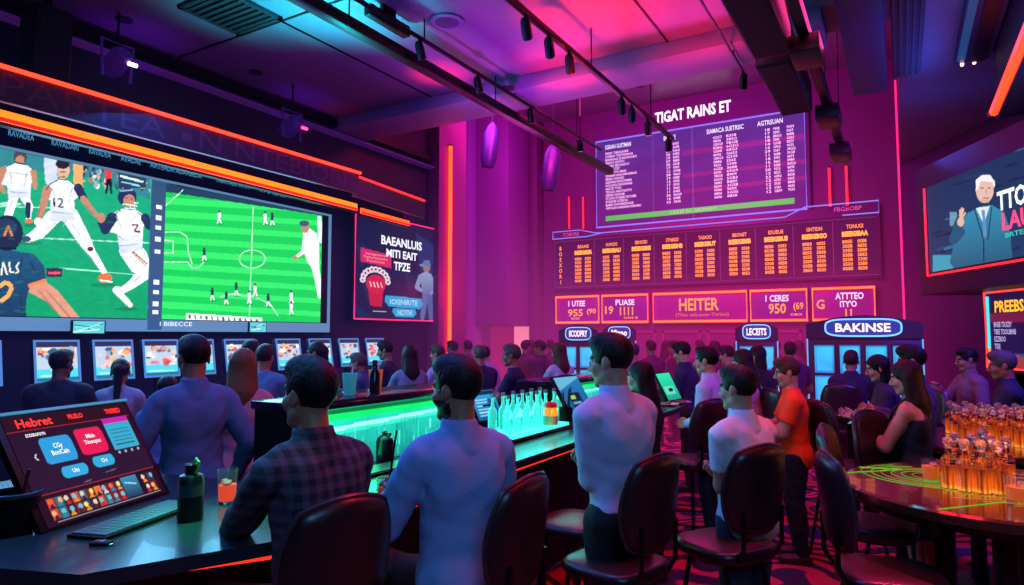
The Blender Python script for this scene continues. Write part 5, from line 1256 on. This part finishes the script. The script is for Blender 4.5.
t3 = round_table('small pink-lit round table in front of the blue game cabinet', (*T3, 0), .34, 1.05, False)
m_amb = mat('amber_glass', '#ffe0b8', .02, trans=.97, ior=1.25)
def amb_liq():  # bright base and vertical glints painted into the liquid's emission
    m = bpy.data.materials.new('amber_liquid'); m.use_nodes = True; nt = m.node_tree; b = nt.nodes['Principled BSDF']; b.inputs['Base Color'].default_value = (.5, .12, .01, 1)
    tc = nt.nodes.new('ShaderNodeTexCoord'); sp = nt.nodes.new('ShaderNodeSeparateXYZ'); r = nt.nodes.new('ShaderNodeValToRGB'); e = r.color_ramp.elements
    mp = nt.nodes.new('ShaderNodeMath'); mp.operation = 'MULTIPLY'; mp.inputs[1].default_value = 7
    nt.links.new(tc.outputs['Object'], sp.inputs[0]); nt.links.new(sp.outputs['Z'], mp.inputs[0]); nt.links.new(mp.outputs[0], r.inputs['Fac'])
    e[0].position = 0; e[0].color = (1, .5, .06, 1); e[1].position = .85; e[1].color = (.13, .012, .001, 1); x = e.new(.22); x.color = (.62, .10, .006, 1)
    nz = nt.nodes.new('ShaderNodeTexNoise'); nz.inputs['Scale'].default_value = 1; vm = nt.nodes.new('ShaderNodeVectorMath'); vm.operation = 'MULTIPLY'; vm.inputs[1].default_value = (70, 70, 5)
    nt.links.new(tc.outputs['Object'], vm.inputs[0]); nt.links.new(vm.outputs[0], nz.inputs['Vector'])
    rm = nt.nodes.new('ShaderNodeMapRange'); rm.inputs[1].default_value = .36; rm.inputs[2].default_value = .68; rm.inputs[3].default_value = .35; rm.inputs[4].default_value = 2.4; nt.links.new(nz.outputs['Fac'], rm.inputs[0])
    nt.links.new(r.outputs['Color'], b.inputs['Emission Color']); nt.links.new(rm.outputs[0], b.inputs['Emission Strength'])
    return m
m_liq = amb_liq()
m_sparkle = mat('cut_glass', '#ffe8d8', .06, trans=.8, ior=1.45)
def amber_bottle(label, loc, grp):
    t = thing('amber_bottle', label, 'bottle', loc, 0, grp)
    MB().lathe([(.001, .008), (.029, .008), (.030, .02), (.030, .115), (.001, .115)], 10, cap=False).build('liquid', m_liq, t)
    MB().lathe([(.032, 0), (.035, .006), (.035, .13), (.037, .135), (.033, .15), (.022, .163), (.015, .17), (.014, .195)], 8).build('glass', m_amb, t, sharp=.3)
    MB().lathe([(.014, .195), (.022, .2), (.016, .207), (.024, .222), (.026, .232), (.02, .245), (.006, .252)], 8).build('stopper', m_sparkle, t, sharp=.2)
    return t
ab0 = None
def ab(label, xy, grp, z=TH):
    global ab0
    if ab0 is None: ab0 = amber_bottle(label, (*xy, z), grp); return
    dup(ab0, (*xy, z), random.uniform(0, 1), label, grp)
row1 = [(950, 497), (966, 500), (983, 502), (1000, 503), (957, 489), (974, 491), (992, 493), (1008, 496), (984, 484)]
nm_ = ['front row leftmost', 'front row second from left', 'front row third from left', 'front row fourth from left', 'middle row leftmost', 'middle row second from left', 'middle row third from left', 'middle row rightmost', 'alone in the back row']
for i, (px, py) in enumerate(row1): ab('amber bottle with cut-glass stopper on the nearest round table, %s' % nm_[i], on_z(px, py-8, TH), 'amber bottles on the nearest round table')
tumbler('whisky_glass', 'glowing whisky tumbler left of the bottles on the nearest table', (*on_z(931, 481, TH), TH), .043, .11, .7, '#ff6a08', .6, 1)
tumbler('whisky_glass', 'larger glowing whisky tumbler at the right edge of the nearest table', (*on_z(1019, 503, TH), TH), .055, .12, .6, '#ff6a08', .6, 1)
k = 0
for r_, (dy, n, dx0) in enumerate(((-.34, 7, -.30), (-.18, 7, -.33), (0., 6, -.34), (.2, 5, -.36))):
    for i in range(n):
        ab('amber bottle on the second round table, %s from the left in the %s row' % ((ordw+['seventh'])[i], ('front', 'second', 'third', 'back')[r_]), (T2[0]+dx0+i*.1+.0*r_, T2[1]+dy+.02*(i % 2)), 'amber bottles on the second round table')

# ------------------------------------------------------------------ betting machines along the left wall
def p_slot(c, w_, h_, seed):
    q_ = random.Random(seed); c.rect(0, 0, w_, h_, '#a8c0d0'); c.rect(0, h_*.86, w_, h_, '#2a2a4a'); c.rect(0, 0, w_, h_*.3, '#48c8e0'); c.rect(0, 0, w_, h_*.08, '#186a88')
    for i in range(26): c.ell(q_.uniform(.08, .92)*w_, q_.uniform(.3, .82)*h_, q_.uniform(.01, .05), q_.uniform(.01, .035), q_.choice(['#e05a4a', '#f0b8a8', '#1c2a48', '#88a8c0', '#c03a3a', '#f0e8e0', '#405a80', '#e8a060'] if seed != 7 else ['#60d0c0', '#a0e8d8', '#183048', '#40a0a0', '#e0f0e8']), .9)
    for i in range(4): c.line([(w_*.1, h_*(.12+.03*i)), (w_*q_.uniform(.4, .9), h_*(.12+.03*i))], .006, '#c0f0f8', .7)
def slot(i, label, y, x=-6.85):
    t = thing('betting_machine', label, 'betting machine', (x, y, 0), PI/2, 'betting machines under the giant screen')
    MB().box(-.22, .22, -.12, .42, 0.05, .98, bev=.015).build('cabinet', m_blackp, t); MB().box(-.19, .19, -.09, .4, 0, .05).build('plinth', m_black, t)
    MB().prism([(-.34, .98), (.1, .98), (.1, 1.1), (-.3, 1.03)], -.21, .21, 'x').build('button_deck', m_black, t)
    M = Matrix.Translation((0, .0, 1.23)) @ Matrix.Rotation(R(-10), 4, 'X')
    MB().box(-.2, .2, .0, .07, .12, .53, M=M, bev=.012).build('monitor_case', mat('case_blue', '#141c30', .35), t)
    MB().box(-.2, .2, -.006, .0, .12, .14, M=M).box(-.2, .2, -.006, 0, .51, .53, M=M).box(-.2, -.18, -.006, 0, .12, .53, M=M).box(.18, .2, -.006, 0, .12, .53, M=M).build('monitor_frame', mat('frame_blue', '#3a5a8a', .3, emit='#5a9ae0', es=.8), t)
    MB().box(-.06, .06, .02, .09, -.16, .14, M=M).build('monitor_neck', m_black, t)
    c = Canvas(.36, .37, .009); p_slot(c, .36, .37, i)
    o = c.build('screen_picture', attr_mat('picture_slot', 1.6), t, -.18, -.003, .14); o.matrix_basis = M
    b = MB()
    for k in range(5): b.lathe([(.016, 0), (.014, .008)], 10, (-.14+k*.07, -.2, 1.052))
    b.build('button', glow('btn', '#40a0ff', .6), t)
    return t
ys = [2.55, 3.2, 3.72, 4.22, 4.66, 5.2, 5.95, 6.5, 7.05, 7.6]
lab = ['nearest to the viewer, mostly out of frame', 'in front of the dark-haired man at far left', 'in front of the woman with a ponytail', 'just left of the standing man in blue shirt', 'just right of the standing man in blue shirt', 'behind the long-haired blonde woman', 'right of the man in teal shirt', 'in front of the grey-dressed standing woman', 'with green-white picture, under the poster edge', 'farthest along the wall under the poster']
for i, y in enumerate(ys): slot(i, 'upright betting machine with lit screen, '+lab[i], y)

# ------------------------------------------------------------------ blue game cabinets
def cabinet(label, px, d, w_, h_, cols, sign, big, grp=None):
    x, y = spot(px, d); t = thing('game_cabinet', label, 'game machine', (x, y, 0), face(px, 180), grp)
    hd = h_*.09
    MB().box(-w_/2, w_/2, .02, .55, .06, h_-hd, bev=.015).build('body', mat('cab_navy', '#0a0e20', .35), t); MB().box(-w_/2+.04, w_/2-.04, .05, .5, 0, .06).build('plinth', m_black, t)
    pts = [(-w_/2-.01, h_-hd*1.5)]+[(-w_/2-.01+(w_+.02)*k/12, h_-hd*.42+hd*.6*math.sin(PI*k/12)) for k in range(13)]+[(w_/2+.01, h_-hd*1.5)]
    MB().prism(pts, -.03, .5, 'y').build('header', mat('cab_header', '#101834', .35), t)
    ow, oh = w_*.33, hd*.62
    ov = [(ow*math.copysign(abs(math.cos(a))**.45, math.cos(a)), h_-hd*.72+oh*math.copysign(abs(math.sin(a))**.6, math.sin(a))) for a in np.linspace(0, 2*PI, 33)[:-1]]
    MB().prism(ov, -.045, -.03, 'y').build('sign_plate', mat('sign_blue', '#12306a', .4, emit='#1c50b0', es=.5), t)
    MB().tube([(a, -.05, b) for a, b in ov], .011 if big else .008, 6, closed=True).build('sign_outline', glow('skyline', '#70c0ff', 1.8), t)
    text('sign_text', sign, ow*1.45, oh*1.05, 0, h_-hd*.72, -.052, glow('signwhite', '#ffe8f0', 1.6), t, bold=.03)
    n = cols; z0, z1 = h_*.42, h_*.83; gw = w_*.92/n
    for i in range(n):
        for j in range(2):
            a0 = -w_*.46+i*gw+gw*.1; a1 = a0+gw*.8; b0 = z0+j*(z1-z0)/2+.015; b1 = z0+(j+1)*(z1-z0)/2-.015
            fr_ = MB().box(a0-.015, a1+.015, -.002, .03, b0-.015, b1+.015, bev=.006).build('screen_frame', m_black, t)
            c = Canvas(a1-a0, b1-b0, .02); W_, H_ = a1-a0, b1-b0; c.rect(0, 0, W_, H_, '#18b8f8', 1, '#0c78d0'); c.rect(W_*.12, H_*.08, W_*.88, H_*.9, '#30d0ff', .5); c.rect(0, H_*.9, W_, H_, '#0c60b0', .6); c.shade(.15, 9)
            c.build('screen_picture', attr_mat('picture_cab', 1.25), fr_, a0, -.006, b0)
    MB().prism([(-.28, h_*.36), (.05, h_*.36), (.05, h_*.41), (-.24, h_*.385)], -w_/2, w_/2, 'x').build('button_deck', m_black, t)
    for s_ in (-1, 1): MB().tube([(s_*(w_/2-.0), .0, h_*.2), (s_*(w_/2), .0, h_*.86)], .009, 6).build('edge_light', glow('cabedge', '#5ab8ff', 1.2), t)
    return t
cabinet('wide blue-lit game cabinet reading BAKINSE with eight glowing screens', 862, 8.8, 1.36, 2.03, 4, 'BAKINSE', True)
cabinet('small game cabinet under the first neon sign with two-column blue screens', 578, 11.5, .66, 1.95, 2, 'IICODPRY', False, 'small game cabinets by the back wall')
cabinet('small game cabinet under the second neon sign, partly hidden by heads', 619, 12.3, .6, 1.97, 2, 'Minno', False, 'small game cabinets by the back wall')
cabinet('small game cabinet between the wide sign and the BAKINSE cabinet', 756, 10.5, .62, 1.98, 2, 'LECEITS', False, 'small game cabinets by the back wall')
# low dark desks behind the bar area
def desk(label, px, d, w_, rz, h=.95):
    x, y = spot(px, d); t = thing('side_table', label, 'table', (x, y, 0), rz)
    MB().box(-w_/2, w_/2, -.22, .22, h-.04, h, bev=.008).build('tabletop', mat('desk_top', '#1c1424', .25), t)
    for sx in (-1, 1):
        for sy in (-1, 1): MB().box(sx*(w_/2-.05)-.02, sx*(w_/2-.05)+.02, sy*.17-.02, sy*.17+.02, 0, h-.04).build('leg', m_black, t)
desk('dark high table between the betting machines and the bar, left part', 352, 8.3, 1.2, PI/2)
desk('dark high table near the men under the pink column', 445, 8.6, 1.3, PI/2)
desk('dark high table left of the clear bottles, in the crowd', 538, 8.6, .9, PI/2)
desk('dark table with blue-lit top behind the right-hand table', 1003, 7.2, 1.0, ua)
# ------------------------------------------------------------------ people
AM = dict
# foreground
person('man in dark plaid shirt seated at the near bar, back to the viewer', 302, 2.3, 33, skin='tan', hairc='black', topc='#141420', botc='#0c0c14', pat='plaid', xy=(-1.79, 1.70),
       h=1.80, pose='sit', lean=7, head=(4, -4), width=.95, arms=((.08, -.46, .20), (-.13, -.36, .17)), hair='short', res=.0095, tuck=False)
person('bearded man in light blue shirt seated at the bar, drinking through a straw', 462, 2.62, 28, skin='tan', hairc='black', topc='#7a94c8', botc='#0e1018', xy=(-1.51, 2.16),
       h=1.79, pose='sit', lean=3, head=(22, 2), arms=((.16, -.33, .24), (-.17, -.33, .20)), hair='short', beard=True, res=.0095, tuck=False, width=.96)
person('man in white dress shirt standing with folded arms beside the bar', 618, 3.2, 44, skin='light', hairc='black', topc='#a8b4d8', botc='#0c0e16', h=1.80, lean=4, head=(20, 4), arms='crossed', hair='quiff', res=.0095, tuck=True, width=.99)
person('man in pale short-sleeved polo with folded arms perched on a stool', 741, 3.5, 52, skin='light', hairc='black', topc='#c4ccd8', botc='#2a3448', h=1.63, lean=2, head=(8, 2), arms='crossed', sleeve='short', hair='short', res=.0095, tuck=False, top='polo')
person('person in bright orange short-sleeved shirt looking down at their hands', 791, 5.4, 96, skin='light', hairc='darkblonde', topc='#ff4408', botc='#0c0c12', shoec='#3a1c20', h=1.61, lean=3, head=(0, 10), arms='phone', sleeve='short', hair='short', res=.0105, tuck=False, top='tee', width=1.06)
person('long-haired woman in dark dress holding a phone behind the round table', 910, 4.55, 74, skin='light', hairc='auburn', topc='#141824', botc='#141824', shoec='#8a8088', h=1.62, female=True, lean=3, head=(4, 10), arms=((.06, -.29, .34), (-.07, -.29, .36)), sleeve='none', hair='long', top='dress', bottom='none', res=.0105)
person('man with dark hair in grey shirt standing behind the woman with the phone', 917, 5.3, 84, skin='light', hairc='black', topc='#4a4458', h=1.71, head=(5, 6), arms='phone', res=.012)
person('dark-haired person leaning toward the phone behind the woman in dress', 889, 6.0, 100, skin='light', hairc='black', topc='#2a2438', h=1.62, head=(0, 12), lean=10, arms='phone', hair='bob', female=True, res=.014)
# behind the bar, left
person('broad man in blue-grey shirt standing behind the near end of the bar', 197, 3.9, 12, skin='tan', hairc='black', topc='#4a6488', botc='#1c2438', h=1.79, lean=3, head=(10, 6), arms=((.28, -.16, .02), (-.27, -.10, .0)), hair='short', res=.011, tuck=False, width=.98)
person('woman with long straight blonde hair in pink top, back to the viewer', 244, 4.55, -8, skin='light', hairc='blonde', topc='#b0707c', botc='#2c3c5c', h=1.70, female=True, head=(-6, 2), arms='down', hair='long', res=.012, tuck=False)
person('man in dark shirt at the leftmost visible betting machine, seen from behind', 61, 5.55, -22, skin='dark', hairc='black', topc='#141c30', h=1.67, head=(-14, 2), arms='desk', sleeve='short', res=.013, tuck=False, width=1.12, top='tee')
person('woman with a dark ponytail and white top at a betting machine', 121, 5.9, -16, skin='tan', hairc='black', topc='#8a90a8', h=1.58, female=True, head=(8, 4), arms='desk', hair='pony', res=.013, sleeve='short', top='tee')
person('man in teal-grey shirt at a betting machine, right of the blonde woman', 264, 6.5, -20, skin='tan', hairc='brown', topc='#4a7894', h=1.70, arms='desk', res=.015, key='mdesk', sleeve='short', top='tee')
person('man with short dark hair leaning in front of the teal-shirted man', 249, 7.3, -28, skin='tan', hairc='black', topc='#1c2438', h=1.74, arms='desk', res=.015, key='mdesk')
person('stocky man half hidden behind the man in blue-grey shirt', 168, 5.2, -14, skin='tan', hairc='black', topc='#5c7cae', h=1.47, arms='desk', res=.016, key='mshort', sleeve='short', top='tee')
person('slim woman in mauve dress standing by the lit betting machines', 321, 7.4, 60, skin='tan', hairc='brown', topc='#8a7890', h=1.72, female=True, head=(10, 4), arms='phone', hair='pony', res=.015, sleeve='short', top='tee', key='wstand')
# middle left group
person('man with close-cropped hair in blue shirt bending over a table', 376, 7.8, 70, skin='tan', hairc='grey', topc='#2c4878', h=1.62, lean=22, arms='desk', res=.016, key='mbend', hair='short')
person('man in navy shirt facing left beside the bending man', 391, 8.7, 70, skin='tan', hairc='black', topc='#141c34', h=1.72, lean=6, head=(4, 8), arms='phone', res=.015, key='mside', sleeve='short', top='tee')
person('woman with long brown hair in pale grey top, back to the viewer', 411, 7.4, 20, skin='light', hairc='brown', topc='#6c8498', h=1.68, female=True, arms='desk', hair='long', res=.014, key='wback', tuck=False)
person('person in lilac top sitting beyond the woman with long brown hair', 441, 8.9, 60, skin='light', hairc='darkblonde', topc='#a890c8', h=1.66, arms='desk', res=.016, key='mdesk', sleeve='short', top='tee')
person('man in navy top right of the bearded man, seen behind his shoulder', 482, 8.4, 30, skin='tan', hairc='grey', topc='#1c2848', h=1.66, arms='desk', res=.016, key='mdesk', sleeve='short', top='tee')
person('man in light blue shirt leaning forward under the purple bulkhead', 497, 9.2, 60, skin='light', hairc='black', topc='#8ca4cc', h=1.68, arms='desk', res=.016, key='mbend')
person('man with a grey cap and navy shirt facing left behind the bottles', 516, 7.4, 75, skin='tan', hairc='grey', topc='#142040', h=1.69, lean=4, arms=((.08, -.36, .16), (-.1, -.36, .16)), res=.014, key='mcap', sleeve='short', top='tee', tuck=False)
person('woman in white blouse with pale hair left of the small game cabinet', 561, 8.4, 40, skin='light', hairc='darkblonde', topc='#b0c0d0', h=1.70, female=True, arms='desk', hair='long', res=.014, key='wback', tuck=False)
# middle right group
person('woman with long black hair in black top next to the man with folded arms', 645, 4.9, 62, skin='light', hairc='black', topc='#0c0c14', h=1.60, female=True, head=(12, 0), arms='bar', hair='long', res=.0115, key='wblack')
person('grey-haired man in mauve shirt beyond the black-haired woman', 636, 8.2, 70, skin='light', hairc='grey', topc='#7a5878', h=1.70, arms='phone', res=.016, key='mside')
person('man in navy sweater looking at a phone by the far bar end', 689, 7.75, 72, skin='light', hairc='black', topc='#1c2848', h=1.72, lean=8, head=(0, 12), arms='phone', res=.013, key='mphone')
person('man in pale blue shirt with a hand on his belly by the bar end', 709, 5.9, 72, skin='light', hairc='black', topc='#a4b8d4', botc='#24405c', h=1.69, lean=2, head=(0, 2), arms='belly', res=.0115, tuck=False)
person('woman with long auburn hair leaning in behind the man in the polo', 752, 6.6, 72, skin='light', hairc='auburn', topc='#c890a8', h=1.66, female=True, lean=10, head=(0, 6), arms='phone', hair='long', res=.014, key='wlean')
person('dark-haired woman in black top behind the auburn-haired one', 765, 7.6, 66, skin='light', hairc='black', topc='#1a1420', h=1.68, female=True, lean=10, arms='phone', hair='bob', res=.015, key='wlean2')
person('person in pale pink top between the phone man and the auburn-haired woman', 731, 8.6, 60, skin='light', hairc='brown', topc='#c898c0', h=1.66, arms='phone', res=.016, key='mside')
person('man in dark cap standing by the red-lit counter, back to the viewer', 790, 8.6, 10, skin='tan', hairc='black', topc='#2c1c44', h=1.70, arms='desk', res=.016, key='mdesk')
person('man in navy top facing the wide BAKINSE game cabinet', 849, 7.35, -6, skin='tan', hairc='brown', topc='#101830', h=1.62, arms='desk', res=.013, key='mgame', width=1.05)
# right
person('man in grey-brown shirt standing behind the second bottle table', 968, 6.9, 120, skin='tan', hairc='black', topc='#6a5458', h=1.66, lean=2, head=(-10, 8), arms='raise', res=.013)
person('grey-haired man in dark suit holding a glass at the right edge', 1010, 5.6, 96, skin='tan', hairc='grey', topc='#141c34', h=1.66, lean=6, head=(0, 6), arms=((.05, -.38, .2), (-.2, -.34, .14)), res=.0115, top='jacket', tuck=False)
# distant crowd in front of the back wall
crowd = [(455, 10.9, 50, 'cmA', '#3a2448'), (469, 11.6, 20, 'cmB', '#5a3a6a'), (524, 11.8, -40, 'cmA', '#4a1c3c'), (533, 12.6, 80, 'cwA', '#2c1430'), (543, 11.0, 70, 'cmB', '#341a3c'), (551, 12.8, 10, 'cmA', '#3c1838'), (602, 10.6, 40, 'cmB', '#5a2a50'), (652, 10.8, 30, 'cmA', '#4a2448'), (665, 12.4, -30, 'cwA', '#6a3054'), (676, 11.4, 60, 'cmB', '#3a1834'), (700, 12.2, 20, 'cmA', '#6a3a64'), (716, 11.0, 60, 'cwA', '#54284c'), (737, 12.0, -20, 'cmB', '#6a4070'), (776, 11.5, 30, 'cmA', '#40183a'), (800, 11.8, 70, 'cwA', '#5a2450')]
near_ = ['left of the pale door', 'under the purple bulkhead', 'right of the pale door', 'right of the pale door, long hair', 'left of the first small cabinet', 'close to the back wall under the first neon sign', 'between two small game cabinets', 'right of the second small cabinet', 'long hair, under the wide gold sign', 'under the wide gold sign, middle', 'under the wide gold sign, right part', 'long hair, left of the third small cabinet', 'just left of the third small cabinet', 'right of the third small cabinet', 'long hair, by the red-lit counter']
for (px, d, rl, k, tc), nb_ in zip(crowd, near_):
    person('distant dim standing person '+nb_, px, d, rl, 'distant crowd', skin='tan', hairc='brown', topc=tc, botc='#180c1c', h=1.70, key=k, res=.02, arms='desk' if k != 'cmB' else 'down', female=(k == 'cwA'), hair='long' if k == 'cwA' else 'short')

# hand-held things
PH = mat('phone_case', '#08080c', .3)
def held_phone(root, label, loc, tilt=-50):
    bpy.context.view_layer.update(); M = root.matrix_world; p = M @ Vector(loc)
    t = thing('phone', label, 'phone', p, root.rotation_euler.z)
    Mx = Matrix.Rotation(R(tilt), 4, 'X')
    MB().box(-.037, .037, -.004, .004, -.075, .075, M=Mx, bev=.003).build('case', PH, t); MB().box(-.034, .034, .004, .0046, -.07, .07, M=Mx).build('screen', glow('phonescreen', '#a0d8ff', .9), t)
for lb_ in ('long-haired woman in dark dress', 'man in navy sweater', 'woman with long auburn hair', 'person in bright orange'):
    r_ = next(o for o in SC.objects if o.name.startswith('person') and o.parent is None and o['label'].startswith(lb_))
    held_phone(r_, 'phone held by the '+{'l': 'long-haired woman in the dark dress', 'm': 'man in the navy sweater', 'w': 'auburn-haired woman behind the polo', 'p': 'person in the orange shirt'}[lb_[0]], (0., -.40, 1.30))
r_ = next(o for o in SC.objects if o.name.startswith('person') and o.parent is None and o['label'].startswith('bearded'))
bpy.context.view_layer.update(); p = r_.matrix_world @ Vector((.13, -.46, 0))
dg_ = tumbler('drink_glass', 'amber drink with a dark straw in front of the bearded man', (p.x, p.y, BT), .042, .12, .7, '#c8643c', .25, 2)
MB().tube([(0, 0, .02), (.06, -.03, .20), (.1, -.05, .34)], .005, 6).build('straw', m_black, dg_)
# ------------------------------------------------------------------ lights
def area(name, loc, to, e, c, sx, sy=None, spread=None):
    l = bpy.data.lights.new(name, 'AREA'); l.energy = e; l.color = lin(c); l.shape = 'RECTANGLE'; l.size = sx; l.size_y = sy or sx
    if spread: l.spread = R(spread)
    o = bpy.data.objects.new(name, l); COL.objects.link(o); o.location = loc; o.rotation_euler = (Vector(to)-Vector(loc)).to_track_quat('-Z', 'Y').to_euler(); return o
def spotl(name, loc, to, e, c, ang_, blend=.7, rad=.08):
    l = bpy.data.lights.new(name, 'SPOT'); l.energy = e; l.color = lin(c); l.spot_size = R(ang_); l.spot_blend = blend; l.shadow_soft_size = rad
    o = bpy.data.objects.new(name, l); COL.objects.link(o); o.location = loc; o.rotation_euler = (Vector(to)-Vector(loc)).to_track_quat('-Z', 'Y').to_euler(); return o
def pointl(name, loc, e, c, rad=.1):
    l = bpy.data.lights.new(name, 'POINT'); l.energy = e; l.color = lin(c); l.shadow_soft_size = rad
    o = bpy.data.objects.new(name, l); COL.objects.link(o); o.location = loc; return o
# magenta wash on the back wall and crowd
area('magenta_wash', (-4.2, 10.2, 6.9), (-4.2, 15, 3.2), 520, '#c02ad0', 5, 1.2)
area('magenta_floor', (-3.6, 10.5, 6.6), (-3.6, 11.5, 0), 260, '#ff2a7a', 4, 2)
area('red_low_back', (-3.5, 12.6, 3.6), (-4, 14.6, 1.2), 130, '#ff2040', 5, .5)
area('pink_left_back', (-7.2, 11.2, 6.4), (-8.6, 14.6, 3), 160, '#e040d0', 1.5)
pointl('pink_column', (-6.6, 9.9, 2.6), 18, '#ff2a70')
area('violet_rear_ceiling', (-4.5, 9.5, 5.6), (-4.2, 11.8, 7.35), 900, '#d02a8a', 3, 1)
# coloured light on the near ceiling
def up(name, px, py, e, c, ang_=70, dz=1.3, z=ZC):
    x, y = on_z(px, py, z); return spotl(name, (x, y, z-dz), (x+.05, y, z), e, c, ang_, 1.)
up('teal_up', 340, 8, 720, '#10c8d0', 95, 1.2); up('teal_up2', 250, 4, 400, '#10a8a0', 95, 1.2); up('red_up', 585, 12, 750, '#ff1c14', 85, 1.1); up('red_up2', 560, 60, 220, '#ff1c3c', 80, 1.); up('red_streak', 437, 75, 220, '#ff1c50', 60, .9); up('violet_up', 480, 60, 300, '#a020c0', 110, 1.5); up('red_up3', 690, 15, 320, '#e0143c', 95, 1.3)
for x, y in ((-7.25, 4.0), (-7.25, 6.3)): spotl('violet_wash', (x+.1, y, 4.2), (x, y, ZC), 20, '#8a1cff', 80, 1.)
spotl('red_wash', (-7.1, 6.9, 4.1), (-7.1, 6.9, ZC), 10, '#ff1c40', 50, 1.)
pointl('blue_right_ceiling', (.5, 7.6, 4.3), 22, '#2a60e0', .3); pointl('blue_right_ceiling2', (.4, 10.6, 4.4), 22, '#2a50e0', .3)
# screens and lit bar throw light into the room
area('screen_spill', (-7.2, 4.6, 2.7), (-2, 4.6, 1.0), 170, '#70c8ff', 3.6, 1.6)
area('screen_side', (-5.2, 1.0, 3.4), (-1.6, 1.9, 1.1), 60, '#5a8cff', 1.2)
area('litbar_spill', (-2.66, 3.1, 1.24), (-1.5, 3.1, 1.05), 9, '#30ffb0', 1.5, .3)
area('litbar_spill2', (-2.66, 6.2, 1.24), (-1.5, 6.2, 1.05), 8, '#30f0e0', 1.6, .3)
area('tray_spill', (-2.34, 4.5, 1.3), (-1.6, 4.4, 1.05), 5, '#30f0e0', .9, .2)
# magenta / red key from the right and above for rims, soft cold light over the people
area('pink_over_floor', (-1.0, 6.2, 4.7), (-.9, 5.0, 0), 70, '#ff3a90', 2.2, 1.2)
area('red_floor', (-.6, 3.6, 4.6), (-.5, 3.8, 0), 110, '#ff2030', 1.2, 1.2)
area('blue_top', (-2.4, 2.4, 4.6), (-2.0, 2.2, 1), 90, '#4a80ff', 1.6)
area('cool_front', (1.2, -.9, 3.6), (-1.4, 2.6, 1.1), 80, '#6ab8ff', 1.6)
spotl('pink_seats', (.3, 4.9, 4.4), (.05, 3.6, .8), 800, '#ff2a68', 30, .8)  # added spot for a pink highlight on the stool seats
spotl('teal_chair', (-1.6, 4.4, 4.4), (.0, 3.4, .9), 60, '#40d8ff', 26, .6)
area('beam_wash', (-3.5, 8.6, 4.2), (-3.6, 7.5, 5.0), 60, '#c03ab0', 4, .4)
area('violet_ceiling', (-4.0, 4.6, 3.3), (-4.0, 5.2, 5.15), 85, '#4a40d0', 3, 2.5)
area('blue_left', (-5.2, 3.4, 4.2), (-4.4, 4.2, 1.2), 75, '#3a80ff', 2)
area('violet_right', (1.9, 6.6, 3.9), (1.6, 9.6, 1.8), 380, '#5a40ff', 1.6)
pointl('amber1', (.3, 3.75, 1.38), 4, '#ff8a20', .12); pointl('amber2', (.6, 5.3, 1.5), 5, '#ff8a20', .15)
spotl('bar_pool', (-2.55, 1.3, 3.6), (-2.45, 1.5, 1.05), 330, '#08b0d0', 46, .9); spotl('bar_pool_green', (-2.2, 2.0, 3.2), (-2.42, 1.74, 1.05), 800, '#20ff70', 24, .9)

wd = bpy.data.worlds.new('world'); SC.world = wd; wd.use_nodes = True; nt = wd.node_tree
bg = nt.nodes['Background']; bg.inputs['Color'].default_value = (.02, .01, .04, 1); bg.inputs['Strength'].default_value = 1
HAZE = True
if HAZE:   # haze light put in as volume emission: magenta toward the back, blue at left
    ge = nt.nodes.new('ShaderNodeNewGeometry'); sp = nt.nodes.new('ShaderNodeSeparateXYZ'); nt.links.new(ge.outputs['Position'], sp.inputs[0])
    def mr(o, a0, a1):
        n = nt.nodes.new('ShaderNodeMapRange'); n.interpolation_type = 'SMOOTHSTEP'; n.inputs[1].default_value = a0; n.inputs[2].default_value = a1; nt.links.new(o, n.inputs[0]); return n.outputs[0]
    def mul(a_, b_, op='MULTIPLY'):
        n = nt.nodes.new('ShaderNodeMath'); n.operation = op
        for k_, v_ in enumerate((a_, b_)):
            if isinstance(v_, float): n.inputs[k_].default_value = v_
            else: nt.links.new(v_, n.inputs[k_])
        return n.outputs[0]
    fac = mul(mr(sp.outputs['Y'], 6.0, 12.0), mr(sp.outputs['X'], 1.2, -.8)); low = mul(fac, mr(sp.outputs['Z'], 5.5, .3))
    e1 = nt.nodes.new('ShaderNodeEmission'); e1.inputs['Color'].default_value = (.75, .03, .30, 1); nt.links.new(mul(low, .062), e1.inputs['Strength'])
    e2 = nt.nodes.new('ShaderNodeEmission'); e2.inputs['Color'].default_value = (.05, .07, .42, 1); nt.links.new(mul(mul(mr(sp.outputs['X'], -3.0, -6.0), mr(sp.outputs['Z'], 4.5, 2.5)), .02), e2.inputs['Strength'])
    a2 = nt.nodes.new('ShaderNodeAddShader'); nt.links.new(e1.outputs[0], a2.inputs[0]); nt.links.new(e2.outputs[0], a2.inputs[1])
    ab_ = nt.nodes.new('ShaderNodeVolumeAbsorption'); ab_.inputs['Color'].default_value = (.3, .1, .3, 1); ab_.inputs['Density'].default_value = .02
    ad = nt.nodes.new('ShaderNodeAddShader'); nt.links.new(a2.outputs[0], ad.inputs[0]); nt.links.new(ab_.outputs[0], ad.inputs[1])
    nt.links.new(ad.outputs[0], nt.nodes['World Output'].inputs['Volume'])
    SC.cycles.volume_step_rate = 4; SC.cycles.volume_max_steps = 48
SC.view_settings.view_transform = 'Standard'; SC.view_settings.look = 'None'; SC.view_settings.exposure = 0
SC.cycles.use_denoising = True
SC.cycles.sample_clamp_indirect = 4; SC.cycles.max_bounces = 8; SC.cycles.caustics_reflective = False; SC.cycles.caustics_refractive = False
